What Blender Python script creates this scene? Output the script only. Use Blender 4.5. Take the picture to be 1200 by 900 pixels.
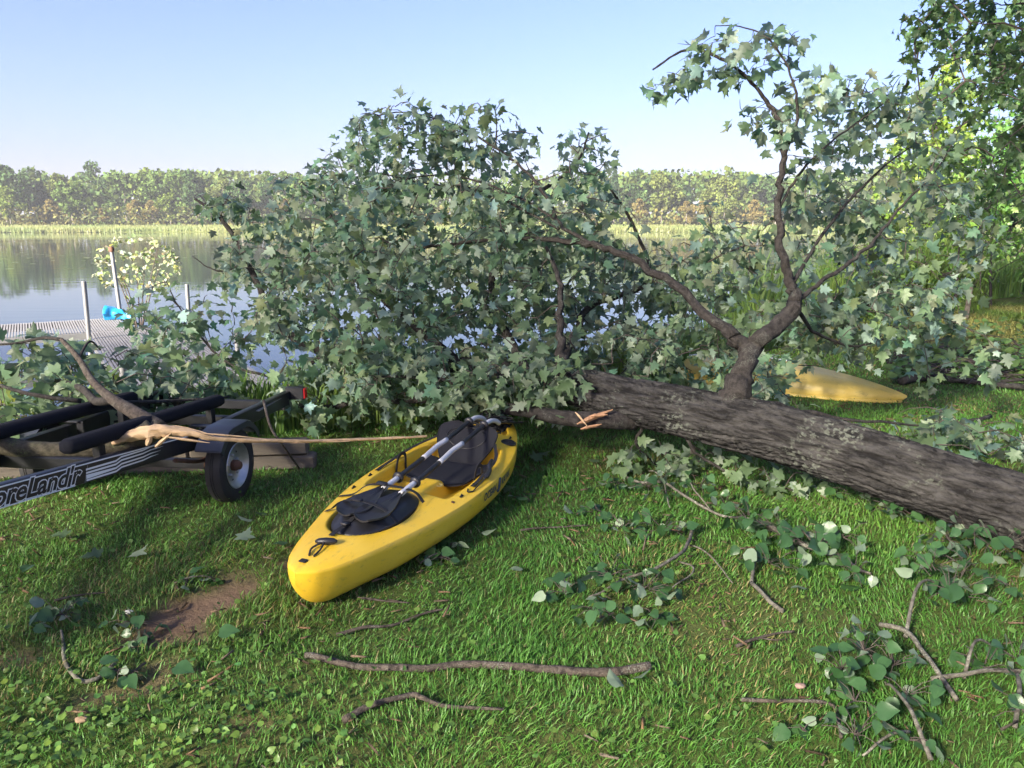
import bpy, math, random
import numpy as np
from mathutils import Vector, Matrix, noise as mnoise

for o in list(bpy.data.objects):
    bpy.data.objects.remove(o)
SC = bpy.context.scene
COL = SC.collection
R = math.radians

# ------------------------------------------------------------------ camera
CAMH, PITCH, FPX = 1.75, R(12.0), 901.0
cam_d = bpy.data.cameras.new('camera')
cam_d.sensor_width = 36.0
cam_d.lens = FPX / 1200 * 36
cam_d.clip_start = 0.05
cam_d.clip_end = 3000
cam = bpy.data.objects.new('camera', cam_d)
COL.objects.link(cam)
cam.location = (0, 0, CAMH)
cam.rotation_euler = (R(90) - PITCH, 0, 0)
SC.camera = cam

# ------------------------------------------------------------------ sky, sun, exposure
SUN_EL, SUN_AZ = R(27), R(219)        # azimuth clockwise from +Y (sun behind the camera, to the left)
world = bpy.data.worlds.new('World')
SC.world = world
world.use_nodes = True
wn = world.node_tree
wn.nodes.clear()
sky = wn.nodes.new('ShaderNodeTexSky')
sky.sky_type = 'NISHITA'
sky.sun_disc = False
sky.sun_elevation = SUN_EL
sky.sun_rotation = SUN_AZ
sky.air_density = 1.0
sky.dust_density = 2.9
sky.ozone_density = 6.0
bg = wn.nodes.new('ShaderNodeBackground')
bg.inputs['Strength'].default_value = 0.05
wo = wn.nodes.new('ShaderNodeOutputWorld')
wb = wn.nodes.new('ShaderNodeMix')          # one white balance for the whole sky
wb.data_type = 'RGBA'
wb.blend_type = 'MULTIPLY'
wb.inputs[0].default_value = 1.0
wb.inputs[7].default_value = (.98, .795, .93, 1)
wn.links.new(sky.outputs[0], wb.inputs[6])
wn.links.new(wb.outputs[2], bg.inputs[0])
wn.links.new(bg.outputs[0], wo.inputs[0])

sun_d = bpy.data.lights.new('sun', 'SUN')
sun_d.energy = 4.6
sun_d.angle = R(9.0)
sun_d.color = (1.0, 0.90, 0.74)
sun = bpy.data.objects.new('sun', sun_d)
COL.objects.link(sun)
SUN_DIR = Vector((math.sin(SUN_AZ) * math.cos(SUN_EL), math.cos(SUN_AZ) * math.cos(SUN_EL), math.sin(SUN_EL)))
sun.rotation_euler = SUN_DIR.to_track_quat('Z', 'Y').to_euler()

SC.view_settings.view_transform = 'Standard'
SC.view_settings.look = 'None'
SC.view_settings.exposure = 2.8
SC.view_settings.gamma = 1
SC.view_settings.use_curve_mapping = False
SC.render.engine = 'CYCLES'
SC.cycles.max_bounces = 6
SC.cycles.diffuse_bounces = 4
SC.cycles.glossy_bounces = 2
SC.cycles.transmission_bounces = 4
SC.cycles.caustics_reflective = False
SC.cycles.caustics_refractive = False
SC.cycles.sample_clamp_indirect = 4.0
SC.cycles.use_denoising = True

rng = np.random.default_rng(7)
random.seed(7)

# ------------------------------------------------------------------ helpers
CF = Vector((0, math.cos(PITCH), -math.sin(PITCH)))
CU = Vector((0, math.sin(PITCH), math.cos(PITCH)))
CR = Vector((1, 0, 0))
CP = Vector((0, 0, CAMH))


def P(px, py, zc):
    """a point of the place: seen at px,py in the 1200x900 photograph, zc metres deep"""
    return CP + zc * (CF + (px - 600) / FPX * CR + (450 - py) / FPX * CU)


def G(px, py, z=0.0):
    """the point of height z seen at px,py"""
    d = CF + (px - 600) / FPX * CR + (450 - py) / FPX * CU
    return CP + d * ((z - CAMH) / d.z)


def tag(o, label=None, cat=None, group=None, kind=None):
    if label: o['label'] = label
    if cat: o['category'] = cat
    if group: o['group'] = group
    if kind: o['kind'] = kind
    return o


def empty(name, loc=(0, 0, 0), rot=(0, 0, 0)):
    o = bpy.data.objects.new(name, None)
    o.empty_display_size = 0.1
    o.location = loc
    o.rotation_euler = rot
    COL.objects.link(o)
    return o


def link(name, me, parent=None):
    o = bpy.data.objects.new(name, me)
    COL.objects.link(o)
    if parent is not None:
        o.parent = parent
    return o


class MB:
    """collects shapes for ONE mesh"""
    def __init__(s):
        s.v, s.f, s.n, s.c = [], [], 0, []

    def add(s, V, F, col=None):
        V = np.asarray(V, float).reshape(-1, 3)
        s.v.append(V)
        s.f.extend([tuple(int(i) + s.n for i in f) for f in F])
        s.n += len(V)
        if col is not None:
            s.c.append(np.tile(np.asarray(col, float).reshape(-1, 3), (1 if np.ndim(col) > 1 else len(V), 1)))
        return s

    def box(s, c, size, rot=None, bev=0.0):
        sx, sy, sz = [q / 2 for q in size]
        if bev <= 0:
            V = [(x, y, z) for x in (-sx, sx) for y in (-sy, sy) for z in (-sz, sz)]
            F = [(0, 1, 3, 2), (4, 6, 7, 5), (0, 4, 5, 1), (2, 3, 7, 6), (0, 2, 6, 4), (1, 5, 7, 3)]
        else:
            b = min(bev, sx * .9, sy * .9, sz * .9)
            pts = []
            ring = lambda z, i: [(-sx + i, -sy + 0, z), (sx - i, -sy, z), (sx, -sy + i, z), (sx, sy - i, z), (sx - i, sy, z), (-sx + i, sy, z), (-sx, sy - i, z), (-sx, -sy + i, z)]
            def rg(z, inset):
                return [(x * (1 - inset / sx) if abs(x) > 0 else x, y * (1 - inset / sy), z) for x, y, z in ring(z, b)]
            V = rg(-sz, b) + rg(-sz + b, 0) + rg(sz - b, 0) + rg(sz, b)
            F = [tuple(range(7, -1, -1)), tuple(range(24, 32))]
            for k in range(3):
                for i in range(8):
                    j = (i + 1) % 8
                    F.append((k * 8 + i, k * 8 + j, k * 8 + 8 + j, k * 8 + 8 + i))
        V = np.array(V, float)
        if rot is not None:
            V = V @ np.array(rot.to_3x3() if hasattr(rot, 'to_3x3') else rot).T
        return s.add(V + np.array(c, float), F)

    def beam(s, a, b, w, h, up=(0, 0, 1), bev=0.004):
        """box from a to b; w across, h along up"""
        a, b = Vector(a), Vector(b)
        x = (b - a).normalized()
        y = Vector(up).cross(x).normalized()
        z = x.cross(y)
        M = Matrix((x, y, z)).transposed()
        return s.box((a + b) / 2, ((b - a).length, w, h), M, bev)

    def tube(s, pts, rad, sides=8, caps=True, col=None, jit=0.0):
        V, F = tube(pts, rad, sides, caps, jit)
        return s.add(V, F, col)

    def lathe(s, prof, origin=(0, 0, 0), axis=(0, 0, 1), n=32):
        """prof: list of (r, h); revolve about axis"""
        ax = Vector(axis).normalized()
        q = Vector((0, 0, 1)).rotation_difference(ax).to_matrix()
        V, F = [], []
        for r, h in prof:
            for i in range(n):
                a = 2 * math.pi * i / n
                V.append(q @ Vector((r * math.cos(a), r * math.sin(a), h)) + Vector(origin))
        for k in range(len(prof) - 1):
            for i in range(n):
                j = (i + 1) % n
                F.append((k * n + i, k * n + j, (k + 1) * n + j, (k + 1) * n + i))
        return s.add([tuple(v) for v in V], F)

    def build(s, name, mat, parent=None, smooth=False, auto=None):
        me = bpy.data.meshes.new(name)
        V = np.concatenate(s.v) if s.v else np.zeros((0, 3))
        me.from_pydata(V.tolist(), [], s.f)
        if s.c:
            C = np.concatenate(s.c)
            at = me.color_attributes.new('tint', 'FLOAT_COLOR', 'POINT')
            at.data.foreach_set('color', np.concatenate([C, np.ones((len(C), 1))], 1).astype(np.float32).ravel())
        me.materials.append(mat)
        if smooth:
            me.polygons.foreach_set('use_smooth', [True] * len(me.polygons))
        if auto is not None:
            me.polygons.foreach_set('use_smooth', [True] * len(me.polygons))
            me.set_sharp_from_angle(angle=R(auto))
        me.update()
        return link(name, me, parent)


def tube(pts, rad, sides=8, caps=True, jit=0.0):
    pts = [Vector(p) for p in pts]
    n = len(pts)
    if np.ndim(rad) == 0:
        rad = [float(rad)] * n
    T = []
    for i in range(n):
        t = pts[min(i + 1, n - 1)] - pts[max(i - 1, 0)]
        T.append(t.normalized() if t.length > 1e-9 else Vector((0, 0, 1)))
    a = Vector((0, 0, 1)) if abs(T[0].z) < .9 else Vector((1, 0, 0))
    u = T[0].cross(a).normalized()
    V, F = [], []
    for i in range(n):
        u = (u - T[i] * u.dot(T[i]))
        u = u.normalized() if u.length > 1e-9 else T[i].orthogonal().normalized()
        w = T[i].cross(u)
        for k in range(sides):
            th = 2 * math.pi * k / sides
            r = rad[i] * (1 + (random.uniform(-jit, jit) if jit else 0))
            V.append(pts[i] + (u * math.cos(th) + w * math.sin(th)) * r)
    for i in range(n - 1):
        for k in range(sides):
            j = (k + 1) % sides
            F.append((i * sides + k, i * sides + j, (i + 1) * sides + j, (i + 1) * sides + k))
    if caps:
        F.append(tuple(range(sides - 1, -1, -1)))
        F.append(tuple((n - 1) * sides + k for k in range(sides)))
    return [tuple(v) for v in V], F


def spline(pts, m=6):
    """Catmull-Rom through 3-D points"""
    Q = [Vector(p) for p in pts]
    if len(Q) < 3:
        return [Q[0].lerp(Q[-1], i / m) for i in range(m + 1)]
    E = [Q[0] * 2 - Q[1]] + Q + [Q[-1] * 2 - Q[-2]]
    out = []
    for i in range(1, len(E) - 2):
        p0, p1, p2, p3 = E[i - 1:i + 3]
        for k in range(m):
            t = k / m
            out.append(0.5 * ((2 * p1) + (p2 - p0) * t + (2 * p0 - 5 * p1 + 4 * p2 - p3) * t * t + (3 * p1 - p0 - 3 * p2 + p3) * t ** 3))
    out.append(Q[-1])
    return out


def big_mesh(name, V, F, mat, tint=None, smooth=False):
    """fast mesh from arrays; F is (m,k)"""
    me = bpy.data.meshes.new(name)
    V = np.ascontiguousarray(V, np.float32)
    F = np.ascontiguousarray(F, np.int32)
    m, k = F.shape
    me.vertices.add(len(V))
    me.vertices.foreach_set('co', V.ravel())
    me.loops.add(m * k)
    me.loops.foreach_set('vertex_index', F.ravel())
    me.polygons.add(m)
    me.polygons.foreach_set('loop_start', np.arange(0, m * k, k, dtype=np.int32))
    if smooth:
        me.polygons.foreach_set('use_smooth', np.ones(m, bool))
    if tint is not None:
        at = me.color_attributes.new('tint', 'FLOAT_COLOR', 'POINT')
        at.data.foreach_set('color', np.concatenate([tint, np.ones((len(tint), 1))], 1).astype(np.float32).ravel())
    me.materials.append(mat)
    me.update(calc_edges=True)
    return me


def frames(tip, nor):
    """rotation matrices (N,3,3) whose Y column is tip and Z column is nor made square to it"""
    y = tip / np.linalg.norm(tip, axis=1, keepdims=True)
    z = nor - (nor * y).sum(1, keepdims=True) * y
    z /= np.linalg.norm(z, axis=1, keepdims=True) + 1e-9
    x = np.cross(y, z)
    return np.stack([x, y, z], axis=2)


def scatter(tV, tF, pos, rot, scl, tint=None):
    """copies of a template as one array pair"""
    N, n = len(pos), len(tV)
    V = np.einsum('nij,kj->nki', rot, tV) * np.asarray(scl).reshape(N, 1, 1) + pos[:, None, :]
    F = (tF[None] + (np.arange(N) * n)[:, None, None]).reshape(-1, tF.shape[1])
    T = None if tint is None else np.repeat(tint, n, axis=0)
    return V.reshape(-1, 3), F, T


def vnoise(x, y, seed=0):
    """smooth value noise on arrays, 0..1"""
    xi, yi = np.floor(x).astype(np.int64), np.floor(y).astype(np.int64)
    fx, fy = x - xi, y - yi
    fx, fy = fx * fx * (3 - 2 * fx), fy * fy * (3 - 2 * fy)
    def h(a, b):
        q = (a * 374761393 + b * 668265263 + seed * 974634777) & 0xFFFFFFFF
        q = ((q ^ (q >> 13)) * 1274126177) & 0xFFFFFFFF
        return ((q ^ (q >> 16)) & 0xFFFF) / 65535.0
    return (h(xi, yi) * (1 - fx) + h(xi + 1, yi) * fx) * (1 - fy) + (h(xi, yi + 1) * (1 - fx) + h(xi + 1, yi + 1) * fx) * fy


def sstep(a, b, x):
    t = np.clip((x - a) / (b - a), 0, 1)
    return t * t * (3 - 2 * t)


# ------------------------------------------------------------------ materials
def new_mat(name):
    m = bpy.data.materials.new(name)
    m.use_nodes = True
    nt = m.node_tree
    return m, nt, nt.nodes['Principled BSDF'], nt.nodes['Material Output']


def nd(nt, kind, **kw):
    n = nt.nodes.new(kind)
    for k, v in kw.items():
        if k in n.inputs:
            n.inputs[k].default_value = v
        else:
            setattr(n, k, v)
    return n


def simple(name, col, rough=.6, metal=0.0, nscale=0, namt=.25, bump=0.0, bscale=40, spec=.5):
    m, nt, b, o = new_mat(name)
    b.inputs['Base Color'].default_value = (*col, 1)
    b.inputs['Roughness'].default_value = rough
    b.inputs['Metallic'].default_value = metal
    b.inputs['Specular IOR Level'].default_value = spec
    if nscale:
        tc = nd(nt, 'ShaderNodeTexCoord')
        n = nd(nt, 'ShaderNodeTexNoise', Scale=nscale, Detail=6.0, Roughness=.6)
        nt.links.new(tc.outputs['Object'], n.inputs['Vector'])
        r = nd(nt, 'ShaderNodeValToRGB')
        r.color_ramp.elements[0].position = .3
        r.color_ramp.elements[1].position = .7
        r.color_ramp.elements[0].color = (*[c * (1 - namt) for c in col], 1)
        r.color_ramp.elements[1].color = (*[min(1, c * (1 + namt)) for c in col], 1)
        nt.links.new(n.outputs['Fac'], r.inputs['Fac'])
        nt.links.new(r.outputs['Color'], b.inputs['Base Color'])
    if bump:
        tc = nd(nt, 'ShaderNodeTexCoord')
        n = nd(nt, 'ShaderNodeTexNoise', Scale=bscale, Detail=5.0)
        nt.links.new(tc.outputs['Object'], n.inputs['Vector'])
        bp = nd(nt, 'ShaderNodeBump', Strength=bump, Distance=.01)
        nt.links.new(n.outputs['Fac'], bp.inputs['Height'])
        nt.links.new(bp.outputs['Normal'], b.inputs['Normal'])
    return m


def leaf_mat(name, top, under, trans=.35, rough=.45, per_object=False, spec=.4):
    """two-sided leaf: paler underside, light shines through; tint varies leaf by leaf"""
    m, nt, b, o = new_mat(name)
    L = nt.links.new
    geo = nd(nt, 'ShaderNodeNewGeometry')
    mix = nd(nt, 'ShaderNodeMix', data_type='RGBA')
    mix.inputs[6].default_value = (*top, 1)
    mix.inputs[7].default_value = (*under, 1)
    L(geo.outputs['Backfacing'], mix.inputs[0])
    mul = nd(nt, 'ShaderNodeMix', data_type='RGBA', blend_type='MULTIPLY')
    mul.inputs[0].default_value = 1.0
    L(mix.outputs[2], mul.inputs[6])
    if per_object:
        oi = nd(nt, 'ShaderNodeObjectInfo')
        rp = nd(nt, 'ShaderNodeValToRGB')
        rp.color_ramp.elements[0].color = (.7, .75, .7, 1)
        rp.color_ramp.elements[1].color = (1.35, 1.25, 1.15, 1)
        L(oi.outputs['Random'], rp.inputs['Fac'])
        L(rp.outputs['Color'], mul.inputs[7])
    else:
        at = nd(nt, 'ShaderNodeVertexColor', layer_name='tint')
        L(at.outputs['Color'], mul.inputs[7])
    L(mul.outputs[2], b.inputs['Base Color'])
    b.inputs['Roughness'].default_value = rough
    b.inputs['Specular IOR Level'].default_value = spec
    tr = nd(nt, 'ShaderNodeBsdfTranslucent')
    hs = nd(nt, 'ShaderNodeHueSaturation', Hue=.485, Saturation=1.15, Value=1.5)
    L(mul.outputs[2], hs.inputs['Color'])
    L(hs.outputs['Color'], tr.inputs['Color'])
    ms = nd(nt, 'ShaderNodeMixShader')
    ms.inputs[0].default_value = trans
    L(b.outputs[0], ms.inputs[1])
    L(tr.outputs[0], ms.inputs[2])
    L(ms.outputs[0], o.inputs['Surface'])
    return m


def bark_mat(name, dark, light, lichen=None, scale=1.0, bump=.8, along=None):
    m, nt, b, o = new_mat(name)
    L = nt.links.new
    tc = nd(nt, 'ShaderNodeTexCoord')
    n1 = nd(nt, 'ShaderNodeTexNoise', Scale=14 * scale, Detail=8.0, Roughness=.7)
    n2 = nd(nt, 'ShaderNodeTexNoise', Scale=3.5 * scale, Detail=4.0)
    n3 = nd(nt, 'ShaderNodeTexNoise', Scale=60 * scale, Detail=4.0)
    for n in (n1, n2, n3):
        L(tc.outputs['Object'], n.inputs['Vector'])
    if along:                               # plates stretched along the trunk
        ax = (along[1] - along[0]).normalized()
        rot = ax.rotation_difference(Vector((1, 0, 0))).to_euler()
        m1 = nd(nt, 'ShaderNodeMapping')
        m1.inputs['Rotation'].default_value = rot
        m2 = nd(nt, 'ShaderNodeMapping')
        m2.inputs['Scale'].default_value = (.32, 1.5, 1.5)
        L(tc.outputs['Object'], m1.inputs['Vector'])
        L(m1.outputs['Vector'], m2.inputs['Vector'])
        L(m2.outputs['Vector'], n1.inputs['Vector'])
        n2.inputs['Detail'].default_value = 8.0
        n2.inputs['Roughness'].default_value = .7
        n3.inputs['Scale'].default_value = 38
    rp = nd(nt, 'ShaderNodeValToRGB')
    rp.color_ramp.elements[0].position = .41 if along else .35
    rp.color_ramp.elements[1].position = .62 if along else .68
    rp.color_ramp.elements[0].color = (*dark, 1)
    rp.color_ramp.elements[1].color = (*light, 1)
    L(n1.outputs['Fac'], rp.inputs['Fac'])
    colout = rp.outputs['Color']
    if lichen:
        r2 = nd(nt, 'ShaderNodeValToRGB')
        r2.color_ramp.elements[0].position = .53
        r2.color_ramp.elements[1].position = .62
        L(n2.outputs['Fac'], r2.inputs['Fac'])
        r3 = nd(nt, 'ShaderNodeValToRGB')
        r3.color_ramp.elements[0].position = .5
        r3.color_ramp.elements[1].position = .6
        L(n3.outputs['Fac'], r3.inputs['Fac'])
        mm = nd(nt, 'ShaderNodeMath', operation='MULTIPLY')
        L(r2.outputs['Color'], mm.inputs[0])
        L(r3.outputs['Color'], mm.inputs[1])
        mx = nd(nt, 'ShaderNodeMix', data_type='RGBA')
        L(mm.outputs[0], mx.inputs[0])
        L(colout, mx.inputs[6])
        mx.inputs[7].default_value = (*lichen, 1)
        colout = mx.outputs[2]
    L(colout, b.inputs['Base Color'])
    b.inputs['Roughness'].default_value = .85
    b.inputs['Specular IOR Level'].default_value = .25
    bp = nd(nt, 'ShaderNodeBump', Strength=bump, Distance=.012)
    ad = nd(nt, 'ShaderNodeMath', operation='ADD')
    L(n1.outputs['Fac'], ad.inputs[0])
    L(n3.outputs['Fac'], ad.inputs[1])
    L(ad.outputs[0], bp.inputs['Height'])
    L(bp.outputs['Normal'], b.inputs['Normal'])
    return m


def tint_mat(name, base, rough=.6, trans=.3, spec=.3):
    """colour from the 'tint' attribute times base; light shines through (grass, reeds)"""
    m, nt, b, o = new_mat(name)
    L = nt.links.new
    at = nd(nt, 'ShaderNodeVertexColor', layer_name='tint')
    mul = nd(nt, 'ShaderNodeMix', data_type='RGBA', blend_type='MULTIPLY')
    mul.inputs[0].default_value = 1.0
    mul.inputs[6].default_value = (*base, 1)
    L(at.outputs['Color'], mul.inputs[7])
    L(mul.outputs[2], b.inputs['Base Color'])
    b.inputs['Roughness'].default_value = rough
    b.inputs['Specular IOR Level'].default_value = spec
    if trans:
        tr = nd(nt, 'ShaderNodeBsdfTranslucent')
        L(mul.outputs[2], tr.inputs['Color'])
        ms = nd(nt, 'ShaderNodeMixShader')
        ms.inputs[0].default_value = trans
        L(b.outputs[0], ms.inputs[1])
        L(tr.outputs[0], ms.inputs[2])
        L(ms.outputs[0], o.inputs['Surface'])
    return m


M = {}
M['maple'] = leaf_mat('maple leaf', (.126, .198, .106), (.24, .31, .235), .42)
M['maple_one'] = leaf_mat('maple leaf single', (.126, .198, .106), (.24, .31, .235), .42, per_object=True)
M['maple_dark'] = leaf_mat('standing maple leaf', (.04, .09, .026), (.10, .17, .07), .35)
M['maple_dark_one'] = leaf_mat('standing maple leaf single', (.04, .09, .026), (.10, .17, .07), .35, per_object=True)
M['aspen'] = leaf_mat('aspen leaf', (.042, .105, .038), (.17, .24, .17), .25, .35, per_object=True)
M['shrub'] = leaf_mat('shrub leaf', (.10, .19, .04), (.16, .25, .09), .4)
M['far'] = leaf_mat('far tree leaf', (.9, .9, .9), (.9, .9, .9), .25, .7, spec=.1)
M['grass'] = tint_mat('grass blade', (1, 1, 1), .5, .3, .35)
M['reed'] = tint_mat('reed blade', (1, 1, 1), .5, .3, .3)
M['weed'] = tint_mat('weed leaf', (1, 1, 1), .45, .3, .4)
M['trunk'] = bark_mat('maple trunk bark', (.006, .0057, .0055), (.052, .050, .047), (.10, .11, .09), 1.0, 1.0, (P(1200, 592, 4.15), P(740, 470, 5.45)))
M['limb'] = bark_mat('maple limb bark', (.013, .0115, .0105), (.060, .053, .047), (.085, .09, .075), 2.2, .8)
M['twig'] = simple('twig bark', (.055, .042, .036), .8)
M['stick'] = bark_mat('weathered stick bark', (.022, .018, .015), (.11, .09, .072), (.14, .14, .115), 3.0, .5)
M['aspen_bark'] = bark_mat('aspen branch bark', (.05, .045, .035), (.20, .19, .15), (.28, .28, .22), 3.0, .4)
M['mossy'] = bark_mat('mossy broken limb bark', (.035, .032, .02), (.11, .095, .065), (.10, .12, .045), 2.5, .5)
M['rawwood'] = simple('fresh torn wood', (.52, .36, .20), .7, nscale=18, namt=.35, bump=.3, bscale=60)
M['redwood'] = simple('fresh orange torn wood', (.30, .165, .085), .7, nscale=25, namt=.35, bump=.3, bscale=60)
M['yellow'] = None
M['black_pl'] = simple('black plastic', (.018, .018, .02), .42, nscale=6, namt=.2)
M['black_fab'] = simple('black fabric', (.02, .021, .026), .9, bump=.3, bscale=300, spec=.2)
M['strap'] = simple('black webbing', (.012, .012, .013), .8)
M['silver'] = simple('paddle shaft grey white', (.55, .56, .56), .35)
M['rubber'] = simple('tyre rubber', (.018, .018, .019), .75, nscale=8, namt=.3)
M['rim'] = simple('galvanised wheel rim', (.45, .46, .46), .42, .75, nscale=10, namt=.2)
M['rust'] = simple('rusty steel', (.12, .06, .035), .8, .2, nscale=12, namt=.4)
M['frame'] = simple('black painted trailer steel', (.014, .015, .018), .4, nscale=5, namt=.3)
M['carpet'] = simple('black bunk carpet', (.012, .013, .018), .95, bump=.6, bscale=250, spec=.15)
M['fender'] = simple('dark fender plastic', (.025, .03, .042), .38)
M['white'] = simple('white lettering', (.75, .77, .78), .5)
M['letter_dk'] = simple('dark blue lettering', (.03, .05, .09), .5)
M['red'] = simple('red tail light lens', (.42, .015, .02), .25)
M['alu'] = simple('weathered aluminium', (.26, .265, .265), .5, .55, nscale=9, namt=.15)
M['deck'] = simple('grey dock panel plastic', (.17, .168, .168), .6, nscale=2.5, namt=.12)
M['blue'] = simple('blue tarpaulin', (.015, .22, .50), .45)
M['timber'] = simple('weathered timber', (.11, .095, .075), .9, nscale=4, namt=.35, bump=.5, bscale=30)


def wood_stretch(m, sc):
    for n in m.node_tree.nodes:
        if n.type == 'TEX_NOISE':
            mp = nd(m.node_tree, 'ShaderNodeMapping')
            mp.inputs['Scale'].default_value = sc
            l = n.inputs['Vector'].links[0]
            src = l.from_socket
            m.node_tree.links.remove(l)
            m.node_tree.links.new(src, mp.inputs['Vector'])
            m.node_tree.links.new(mp.outputs['Vector'], n.inputs['Vector'])


wood_stretch(M['timber'], (.3, 3, 3))
wood_stretch(M['rawwood'], (.25, 2, 2))


def yellow_mat(name, base, fade):
    m, nt, b, o = new_mat(name)
    L = nt.links.new
    tc = nd(nt, 'ShaderNodeTexCoord')
    n = nd(nt, 'ShaderNodeTexNoise', Scale=3.0, Detail=6.0, Roughness=.65)
    L(tc.outputs['Object'], n.inputs['Vector'])
    r = nd(nt, 'ShaderNodeValToRGB')
    r.color_ramp.elements[0].position = .35
    r.color_ramp.elements[1].position = .75
    r.color_ramp.elements[0].color = (*base, 1)
    r.color_ramp.elements[1].color = (*fade, 1)
    L(n.outputs['Fac'], r.inputs['Fac'])
    # scuffs and dirt smears
    mp = nd(nt, 'ShaderNodeMapping')
    mp.inputs['Scale'].default_value = (2.5, 9, 9)
    L(tc.outputs['Object'], mp.inputs['Vector'])
    n2 = nd(nt, 'ShaderNodeTexNoise', Scale=4.0, Detail=9.0, Roughness=.75)
    L(mp.outputs['Vector'], n2.inputs['Vector'])
    r2 = nd(nt, 'ShaderNodeValToRGB')
    r2.color_ramp.elements[0].position = .55
    r2.color_ramp.elements[1].position = .74
    r2.color_ramp.elements[0].color = (0, 0, 0, 1)
    r2.color_ramp.elements[1].color = (.65, .65, .65, 1)
    L(n2.outputs['Fac'], r2.inputs['Fac'])
    mx = nd(nt, 'ShaderNodeMix', data_type='RGBA')
    L(r2.outputs['Color'], mx.inputs[0])
    L(r.outputs['Color'], mx.inputs[6])
    mx.inputs[7].default_value = (.20, .14, .05, 1)
    L(mx.outputs[2], b.inputs['Base Color'])
    b.inputs['Roughness'].default_value = .38
    b.inputs['Subsurface Weight'].default_value = 0.0
    bp = nd(nt, 'ShaderNodeBump', Strength=.08, Distance=.01)
    L(n2.outputs['Fac'], bp.inputs['Height'])
    L(bp.outputs['Normal'], b.inputs['Normal'])
    return m


M['yellow'] = yellow_mat('scuffed yellow polyethylene', (.80, .50, .022), (.82, .56, .06))
M['yellow_old'] = yellow_mat('faded yellow hull', (.70, .49, .09), (.74, .58, .18))

# ------------------------------------------------------------------ terrain
WATER_Z = -0.7
SX = [-400, -30, -10, -2, 1, 4, 7, 11, 16, 30, 60, 400]
SY = [6.5, 7.2, 7.6, 8.0, 9.2, 12.8, 16.5, 19.5, 22, 30, 45, 80]
FAR = 165.0


def shore(x):
    return np.interp(x, SX, SY)


def far_shore(x):
    return FAR + 10 * (vnoise(x / 60.0, x * 0, 5) - .5) + np.abs(x) * .03


# bare soil patches on the lawn: (centre, half-length, half-width, angle)
def patch(px, py, a, b, ang):
    g = G(px, py)
    return (g.x, g.y, a, b, R(ang))


DIRT = [patch(243, 705, .40, .17, 62), patch(205, 745, .18, .10, 20), patch(140, 810, .26, .08, 35), patch(20, 775, .20, .07, 0),
        patch(180, 785, .14, .07, 30), patch(300, 850, .11, .05, 10)]
DSTR = [1.0, .8, .62, .6, .55, .5]


def dirt_amount(x, y):
    d = np.zeros_like(x)
    wob = (vnoise(x * 7, y * 7, 3) - .5) * .9 + (vnoise(x * 19, y * 19, 4) - .5) * .5
    for (cx, cy, a, b, an), st_ in zip(DIRT, DSTR):
        u = ((x - cx) * math.cos(an) + (y - cy) * math.sin(an)) / a
        v = (-(x - cx) * math.sin(an) + (y - cy) * math.cos(an)) / b
        d = np.maximum(d, st_ * (1 - sstep(.45, 1.35, np.sqrt(u * u + v * v) + wob)))
    return d


def ground_z(x, y):
    x, y = np.asarray(x, float), np.asarray(y, float)
    s = shore(x) - y                        # metres inland of the near shore
    near = np.where(s > 0, -.45 * (1 - sstep(0, 2.0, s)), -.45 - 1.6 * sstep(0, 5, -s))
    near = near + .05 * (vnoise(x * .7, y * .7, 1) - .5) * sstep(0, 1, s) + .018 * (vnoise(x * 5, y * 5, 2) - .5)
    s2 = y - far_shore(x)
    farz = np.where(s2 > -8, -2.05 + 1.6 * sstep(-8, 0, s2) + 1.1 * sstep(0, 25, s2) + 4 * sstep(20, 200, s2), -2.05)
    z = np.maximum(near, farz)
    z = z - .035 * dirt_amount(x, y)
    return z


def axis(parts):
    out = []
    for a, b, n in parts:
        out += list(np.linspace(a, b, n, endpoint=False))
    return np.array(out + [parts[-1][1]])


gx = axis([(-700, -60, 24), (-60, -9, 50), (-9, 9, 300), (9, 60, 50), (60, 700, 24)])
gy = axis([(-80, 0, 30), (0, 1.5, 10), (1.5, 9, 180), (9, 24, 90), (24, 150, 40), (150, 230, 40), (230, 1200, 20)])
X, Y = np.meshgrid(gx, gy)
Z = ground_z(X, Y)
nx, ny = len(gx), len(gy)
V = np.stack([X, Y, Z], 2).reshape(-1, 3)
I = np.arange(nx * ny).reshape(ny, nx)
F = np.stack([I[:-1, :-1], I[:-1, 1:], I[1:, 1:], I[1:, :-1]], 2).reshape(-1, 4)
D = dirt_amount(X, Y).reshape(-1, 1)
wear = vnoise(X * 1.3, Y * 1.3, 9).reshape(-1, 1)
soil = np.array([[.17, .115, .075]]) * (.8 + .4 * vnoise(X * 11, Y * 11, 6).reshape(-1, 1))
turf = np.array([[.065, .105, .024]]) * (1 - wear) + np.array([[.095, .105, .035]]) * wear
mud = np.array([[.06, .055, .035]])
inl = (shore(X) - Y).reshape(-1, 1)
tcol = soil * D + turf * (1 - D)
tcol = np.where(inl < .6, mud, tcol)
tcol = np.where((Y.reshape(-1, 1) > 100), np.array([[.10, .12, .035]]), tcol)
M['ground'] = tint_mat('lawn soil', (1, 1, 1), .95, 0, .1)
nt = M['ground'].node_tree
tcn = nd(nt, 'ShaderNodeTexCoord')
nn = nd(nt, 'ShaderNodeTexNoise', Scale=26.0, Detail=8.0, Roughness=.7)
bp = nd(nt, 'ShaderNodeBump', Strength=.8, Distance=.03)
nt.links.new(tcn.outputs['Object'], nn.inputs['Vector'])
nt.links.new(nn.outputs['Fac'], bp.inputs['Height'])
nt.links.new(bp.outputs['Normal'], nt.nodes['Principled BSDF'].inputs['Normal'])
tag(link('ground', big_mesh('ground', V, F, M['ground'], tcol, True)), kind='structure')

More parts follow.
